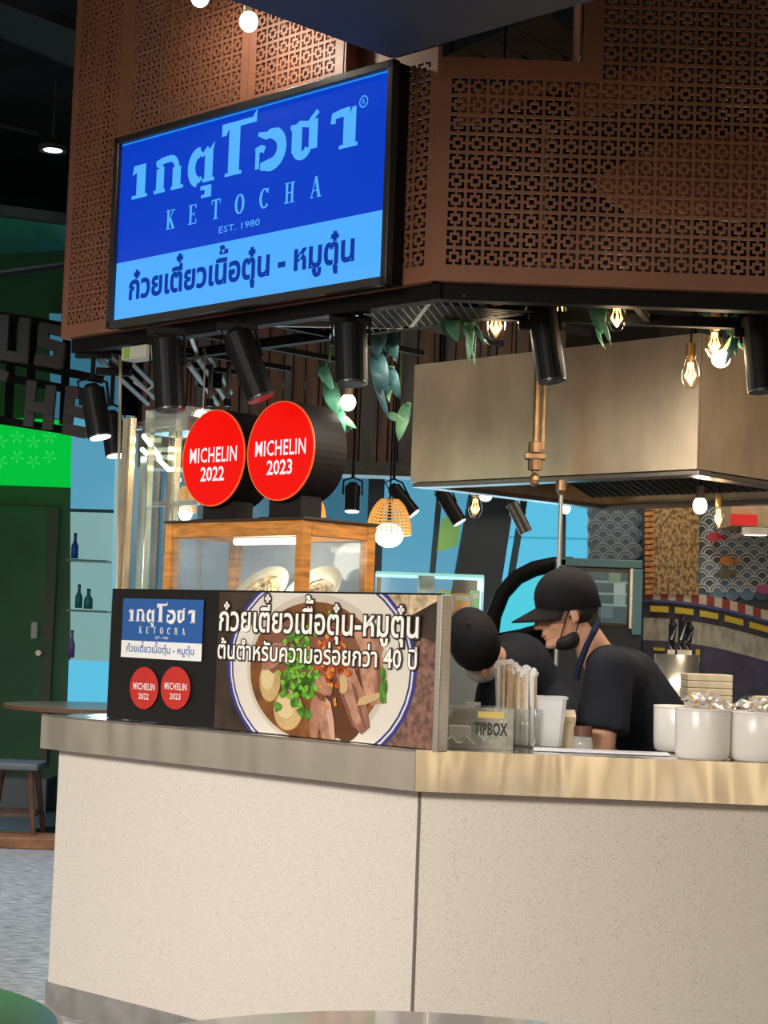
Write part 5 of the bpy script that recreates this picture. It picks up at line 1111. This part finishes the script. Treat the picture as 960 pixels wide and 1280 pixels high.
def face_bits(T, M_, parent):
    for s in (1, -1):
        MB().ell(T((.078, s*.031, -.006)), (.010, .015, .006), M_, 12, 8).build('eye', mat('eye dark', (.02, .015, .012), .2), parent, True)
        MB().tube([T((.082, s*.014, .014)), T((.083, s*.032, .019)), T((.070, s*.050, .014))], .0035, 6).build('eyebrow', HAIR, parent)
    MB().tube([T((.097, -.020, -.066)), T((.102, 0, -.0655)), T((.097, .020, -.066))], .003, 6).build('lip_line', mat('lips', (.35, .13, .10), .5), parent)
def cap(T, M_, parent, brim=True, low=.012):
    m_ = MB(); n, k = 28, 9; vs_ = []
    for j in range(k+1):
        e = R(90)*j/k
        for i in range(n):
            a = 2*math.pi*i/n; ff = 1.04 if math.cos(a) > 0 else 1.0
            vs_.append(T((-.012+.110*math.cos(e)*math.cos(a)*ff, .089*math.cos(e)*math.sin(a), low+.03+.108*math.sin(e)**.9 if j else low-.018*(1-math.cos(a))*.6)))
    m_.add(vs_, [(j*n+i, j*n+(i+1) % n, (j+1)*n+(i+1) % n, (j+1)*n+i) for j in range(k) for i in range(n)])
    o = m_.build('cap_crown', CAPM, parent, True); md = o.modifiers.new('t', 'SOLIDIFY'); md.thickness = .004
    MB().ell(T((-.012, 0, low+.139)), (.008, .008, .004), M_, 10, 6).build('cap_button', CAPM, parent)
    if brim:
        m_ = MB(); vs_ = []; na, nr = 14, 5
        for i in range(na+1):
            a = R(-68+136*i/na)
            for j in range(nr+1):
                q = j/nr; rx = .108+.100*q*math.cos(a)**.6; vs_.append(T((-.012+rx*math.cos(a)*(1+.0*q), (.088+.012*q)*math.sin(a), low+.022-.030*q-.028*math.sin(a)**2)))
        m_.add(vs_, [(i*(nr+1)+j, (i+1)*(nr+1)+j, (i+1)*(nr+1)+j+1, i*(nr+1)+j+1) for i in range(na) for j in range(nr)])
        o = m_.build('cap_brim', CAPM, parent, True); md = o.modifiers.new('t', 'SOLIDIFY'); md.thickness = .005
def hand(mb, W, D, N, k=1.0):
    """hand at wrist W pointing along D with palm normal N: palm, four fingers, thumb"""
    D = Vector(D).normalized(); N = Vector(N); N = (N-D*N.dot(D)).normalized(); S = D.cross(N); M_ = Matrix((S, N, D)).transposed()
    mb.ell(W+D*.045*k, (.040*k, .016*k, .052*k), M_, 14, 10)
    for i, (o_, ln) in enumerate(((-.029, .062), (-.010, .072), (.010, .068), (.028, .054))):
        a = W+D*.082*k+S*o_*k; b = a+D*ln*.5*k+N*.008*k; c = b+D*ln*.42*k+N*.020*k; mb.cap(a, b, .0088*k, .008*k, 8); mb.cap(b, c, .008*k, .0068*k, 8)
    a = W+D*.03*k-S*.034*k; b = a+D*.03*k-S*.022*k+N*.012*k; mb.cap(a, b, .0115*k, .0095*k, 8); mb.cap(b, b+D*.028*k-S*.006*k+N*.010*k, .0095*k, .0078*k, 8)

# --- worker bending over, facing left
YP = 6.0
hc1 = at(708, 764, YP)
p1 = thing('person', (at(800, 900, YP+.1).x+.1, YP+.1, 0), 'worker in black cap, black shirt and lowered black mask bending over the counter', 'person')
O1 = p1.location
T1, H1 = head_frame(hc1-O1, (-.95, -.16, -.24), (-.24, -.03, .96))
sh_n, sh_f = at(762, 838, 5.86)-O1, at(775, 835, 6.24)-O1; nk = at(748, 822, YP+.03)-O1
elb = at(748, 948, 5.80)-O1; wri = at(690, 985, 5.86)-O1; elb2 = at(735, 950, 6.20)-O1; wri2 = at(672, 985, 6.02)-O1
b = MB(); head_solids(b, T1, H1)
b.cap(T1((-.035, 0, -.07)), nk, .056, .062)
ch1, bl1, hp1 = at(785, 855, YP+.06)-O1, at(815, 910, YP+.06)-O1, at(858, 985, YP+.08)-O1
b.cap(nk, ch1, .06, .10); b.cap(ch1, bl1, .11, .12); b.cap(bl1, hp1, .12, .13); b.cap(sh_n, ch1, .06, .09); b.cap(sh_f, ch1, .06, .09)
for s_, e_, w_ in ((sh_n, elb, wri), (sh_f, elb2, wri2)): b.cap(s_, e_, .052, .050); b.cap(e_, w_, .050, .030)
for w_, e_ in ((wri, elb), (wri2, elb2)): hand(b, w_, (w_-e_)+Vector((0, 0, .02)), (0, 0, -1))
ft = []
for s_ in (-.10, .10):
    k0, k1, k2 = hp1+Vector((.02, s_, -.04)), Vector((.05, s_, .50)), Vector((.06, s_, .09)); b.cap(k0, k1, .085, .062); b.cap(k1, k2, .062, .042); b.cap(k2+Vector((0, 0, -.045)), k2+Vector((-.16, 0, -.055)), .036, .030); ft.append((k0, k1, k2))
fuse(b, 'body', SKIN, p1, .0065, 4)
face_bits(T1, H1, p1); cap(T1, H1, p1)
m_ = MB(); m_.ell(T1((-.030, 0, .012)), (.086, .0805, .078), H1, 24, 16); m_.ell(T1((-.072, 0, -.05)), (.034, .058, .05), H1, 16, 10)
hr = fuse(m_, 'hair', HAIR, p1, .006, 2)
m_ = MB(); m_.ell(T1((.022, 0, -.094)), (.054, .062, .036), H1, 22, 12); m_.ell(T1((.012, 0, -.082)), (.036, .066, .022), H1, 22, 10); fuse(m_, 'face_mask', mat('mask black', (.012, .011, .013), .7), p1, .006, 2)
for s in (1, -1): MB().tube([T1((.055, s*.060, -.080)), T1((.030, s*.070, -.03)), T1((.006, s*.083, .016)), T1((-.014, s*.088, .012)), T1((-.018, s*.084, -.03)), T1((.0, s*.070, -.07))], .0022, 6).build('mask_strap', CAPM, p1)
b = MB()
b.cap(nk.lerp(ch1, .25), ch1, .075, .118); b.cap(ch1, bl1, .122, .142); b.cap(bl1, hp1, .142, .155); b.cap(sh_n, ch1, .078, .105); b.cap(sh_f, ch1, .078, .105); b.cap(sh_n, nk.lerp(ch1, .2), .07, .07); b.cap(sh_f, nk.lerp(ch1, .2), .07, .07)
for s_, e_ in ((sh_n, elb), (sh_f, elb2)): hem = s_.lerp(e_, .70); b.cyl(s_, hem, .080, .092, 18); b.ell(s_, (.08,)*3, n=16)
fuse(b, 'shirt', CLOTH, p1, .009, 5)
b = MB(); b.ell(hp1, (.16, .17, .14))
for k0, k1, k2 in ft: b.cap(k0, k1, .098, .078); b.cyl(k1, k2, .078, .062, 16); b.ell(k1, (.078,)*3)
fuse(b, 'trousers', mat('dark trousers', (.012, .012, .015), .85), p1, .012, 4)
for _, _, k2 in ft: MB().box(k2+Vector((-.07, 0, -.057)), (.27, .10, .066), bev=.025).build('shoe', mat('black shoe', (.01, .01, .01), .5), p1, True)
# apron neck strap and lanyard
MB().tube([at(748, 778, 5.93)-O1, at(742, 790, 5.905)-O1, at(733, 808, 5.90)-O1, at(724, 832, 5.90)-O1, at(720, 850, 5.90)-O1], .011, 8).build('apron_strap', NAVY, p1)
MB().tube([nk+Vector((-.02, -.07, -.05)), nk+Vector((-.045, -.06, -.12)), nk+Vector((-.05, -.05, -.20))], .006, 6).build('lanyard', mat('lanyard', (.05, .05, .07), .6), p1)

# --- second worker, head bowed, behind the banner end
hc2 = at(594, 806, 6.10); p2 = thing('person', (hc2.x+.28, 6.55, 0), 'second worker in a black cap bowing low behind the banner end', 'person'); O2 = p2.location
T2, H2 = head_frame(hc2-O2, (.30, -.50, -.81), (-.22, -.84, .48))
nk2 = at(628, 836, 6.28)-O2; ch2 = at(645, 838, 6.42)-O2; hp2 = Vector((.02, .06, .93)); sn2, sf2 = at(622, 868, 6.22)-O2, at(676, 850, 6.5)-O2
b = MB(); head_solids(b, T2, H2); b.cap(T2((-.035, 0, -.06)), nk2, .055, .06); b.cap(nk2, ch2, .07, .12); b.cap(ch2, hp2, .12, .12)
el2, wr2, el3, wr3 = Vector((-.30, -.36, .98)), Vector((-.24, -.52, .93)), Vector((.12, -.28, .95)), Vector((.02, -.50, .93))
el2, el3 = sn2.lerp(Vector((-.22, -.48, .98)), .8), sf2.lerp(Vector((.14, -.40, .96)), .8)
for s_, e_, w_ in ((sn2, el2, wr2), (sf2, el3, wr3)): b.cap(ch2, s_, .09, .06); b.cap(s_, e_, .052, .046); b.cap(e_, w_, .045, .03); hand(b, w_, (w_-e_), (0, 0, -1))
ft = []
for s_ in (-.10, .10): k0, k1, k2 = hp2+Vector((s_, 0, -.04)), Vector((s_, .02, .50)), Vector((s_, .05, .09)); b.cap(k0, k1, .085, .062); b.cap(k1, k2, .062, .042); ft.append((k0, k1, k2))
fuse(b, 'body', SKIN, p2, .0075, 4); face_bits(T2, H2, p2); cap(T2, H2, p2, False, -.005)
m_ = MB(); m_.ell(T2((-.028, 0, .002)), (.090, .083, .080), H2, 22, 14); fuse(m_, 'hair', HAIR, p2, .007, 2)
m_ = MB(); m_.ell(T2((.046, 0, -.075)), (.062, .064, .052), H2, 22, 12); fuse(m_, 'face_mask', mat('mask white', (.62, .60, .60), .7), p2, .007, 2)
for s in (1, -1): MB().tube([T2((.06, s*.060, -.055)), T2((.03, s*.073, -.02)), T2((-.006, s*.086, .012)), T2((-.016, s*.086, -.03))], .0024, 6).build('mask_strap', WHITE, p2)
b = MB(); b.cap(nk2, ch2, .088, .135); b.cap(ch2, hp2, .14, .15)
for s_, e_ in ((sn2, el2), (sf2, el3)): b.cap(ch2, s_, .11, .08); b.cyl(s_, s_.lerp(e_, .7), .078, .085, 16); b.ell(s_, (.078,)*3)
fuse(b, 'shirt', CLOTH, p2, .010, 5)
b = MB(); b.ell(hp2, (.17, .16, .14))
for k0, k1, k2 in ft: b.cap(k0, k1, .098, .078); b.cyl(k1, k2, .078, .062, 16)
fuse(b, 'trousers', mat('dark trousers', (.012, .012, .015), .85), p2, .012, 4)
for _, _, k2 in ft: MB().box(k2+Vector((0, -.07, -.057)), (.10, .27, .066), bev=.025).build('shoe', mat('black shoe', (.01, .01, .01), .5), p2, True)

# ================================================================ hall furniture
TOP = mat('table laminate', (.34, .35, .33), .12, 0, noise=.1, nscale=3); EDGE = mat('table edge', (.30, .27, .23), .35)
def round_table(c, r_, z, lb, top=TOP, edge=EDGE):
    t_ = thing('round_table', (c[0], c[1], 0), lb, 'table', group='round hall tables')
    MB().lathe([(0, z-.004), (r_-.012, z-.004), (r_-.010, z), (0, z)], n=64).build('tabletop', top, t_, False); MB().lathe([(r_-.010, z), (r_, z-.004), (r_, z-.026), (r_-.01, z-.03), (0, z-.03)], n=64).build('edge_band', edge, t_)
    MB().cyl((0, 0, .02), (0, 0, z-.031), .035, n=16).build('column', BLACK, t_); MB().lathe([(0, 0), (r_*.6, 0), (r_*.6, .012), (.05, .03), (0, .03)], n=32).build('base', BLACK, t_)
q = atz(25, 1241, .75); round_table((q.x-.34, q.y-.32), .47, .75, 'round table with green reflection painted on its top, cut by the bottom left corner', mat('painted green reflection', (.10, .13, .115), .12))  # green reflection put into the colour of the grey top
q = atz(520, 1263, .75); round_table((q.x, q.y-.60), .60, .75, 'round pale table at the bottom edge in front of the counter', mat('pale glossy top', (.62, .59, .54), .06))
q = at(112, 882, 12.0); round_table((q.x, 12.0), .58, q.z, 'brown edged round table behind the counter left end', mat('brown table top', (.32, .25, .20), .3), mat('brown table edge', (.20, .085, .05), .4))
# stool
q = at(16, 1046, 11.4); st = thing('wooden_stool', (q.x, 11.4, 0), 'dark wooden stool with grey seat by the green door', 'stool'); WD = mat('stool wood', (.11, .055, .03), .5, 0, noise=.3, nscale=10)
sz_ = at(16, 952, 11.4).z
MB().box((0, 0, sz_-.02), (.34, .34, .045), bev=.012).build('seat', mat('grey seat pad', (.12, .14, .16), .5), st)
for sx in (-1, 1):
    for sy in (-1, 1): MB().tube([(sx*.11, sy*.11, sz_-.04), (sx*.17, sy*.17, .0)], [.022, .016], 8).build('leg', WD, st)
for a, b in (((-.147, -.147), (.147, -.147)), ((-.147, .147), (.147, .147)), ((-.147, -.147), (-.147, .147)), ((.147, -.147), (.147, .147))): MB().bar((*a, .19), (*b, .19), .022).build('stretcher', WD, st)
# wooden threshold plank and teal floor beyond
q0, q1 = atz(-60, 1062, 0), atz(78, 1062, 0); o = MB().box((0, 0, .035), (1.9, .32, .07), bev=.008).build('floor_plank', mat('threshold wood', (.28, .12, .05), .5, 0, noise=.3, nscale=6, stretch=(1, 6, 1))); o.location = (q0.x+.55, q0.y+.30, 0); tag(o, 'low brown wooden threshold on the floor by the stool', 'threshold')
struct(MB().box((-3.2, 12.85, .004), (4.6, 2.6, .008)).build('floor_inner', mat('teal floor', (.09, .15, .19), .25, 0, noise=.2, nscale=4)))
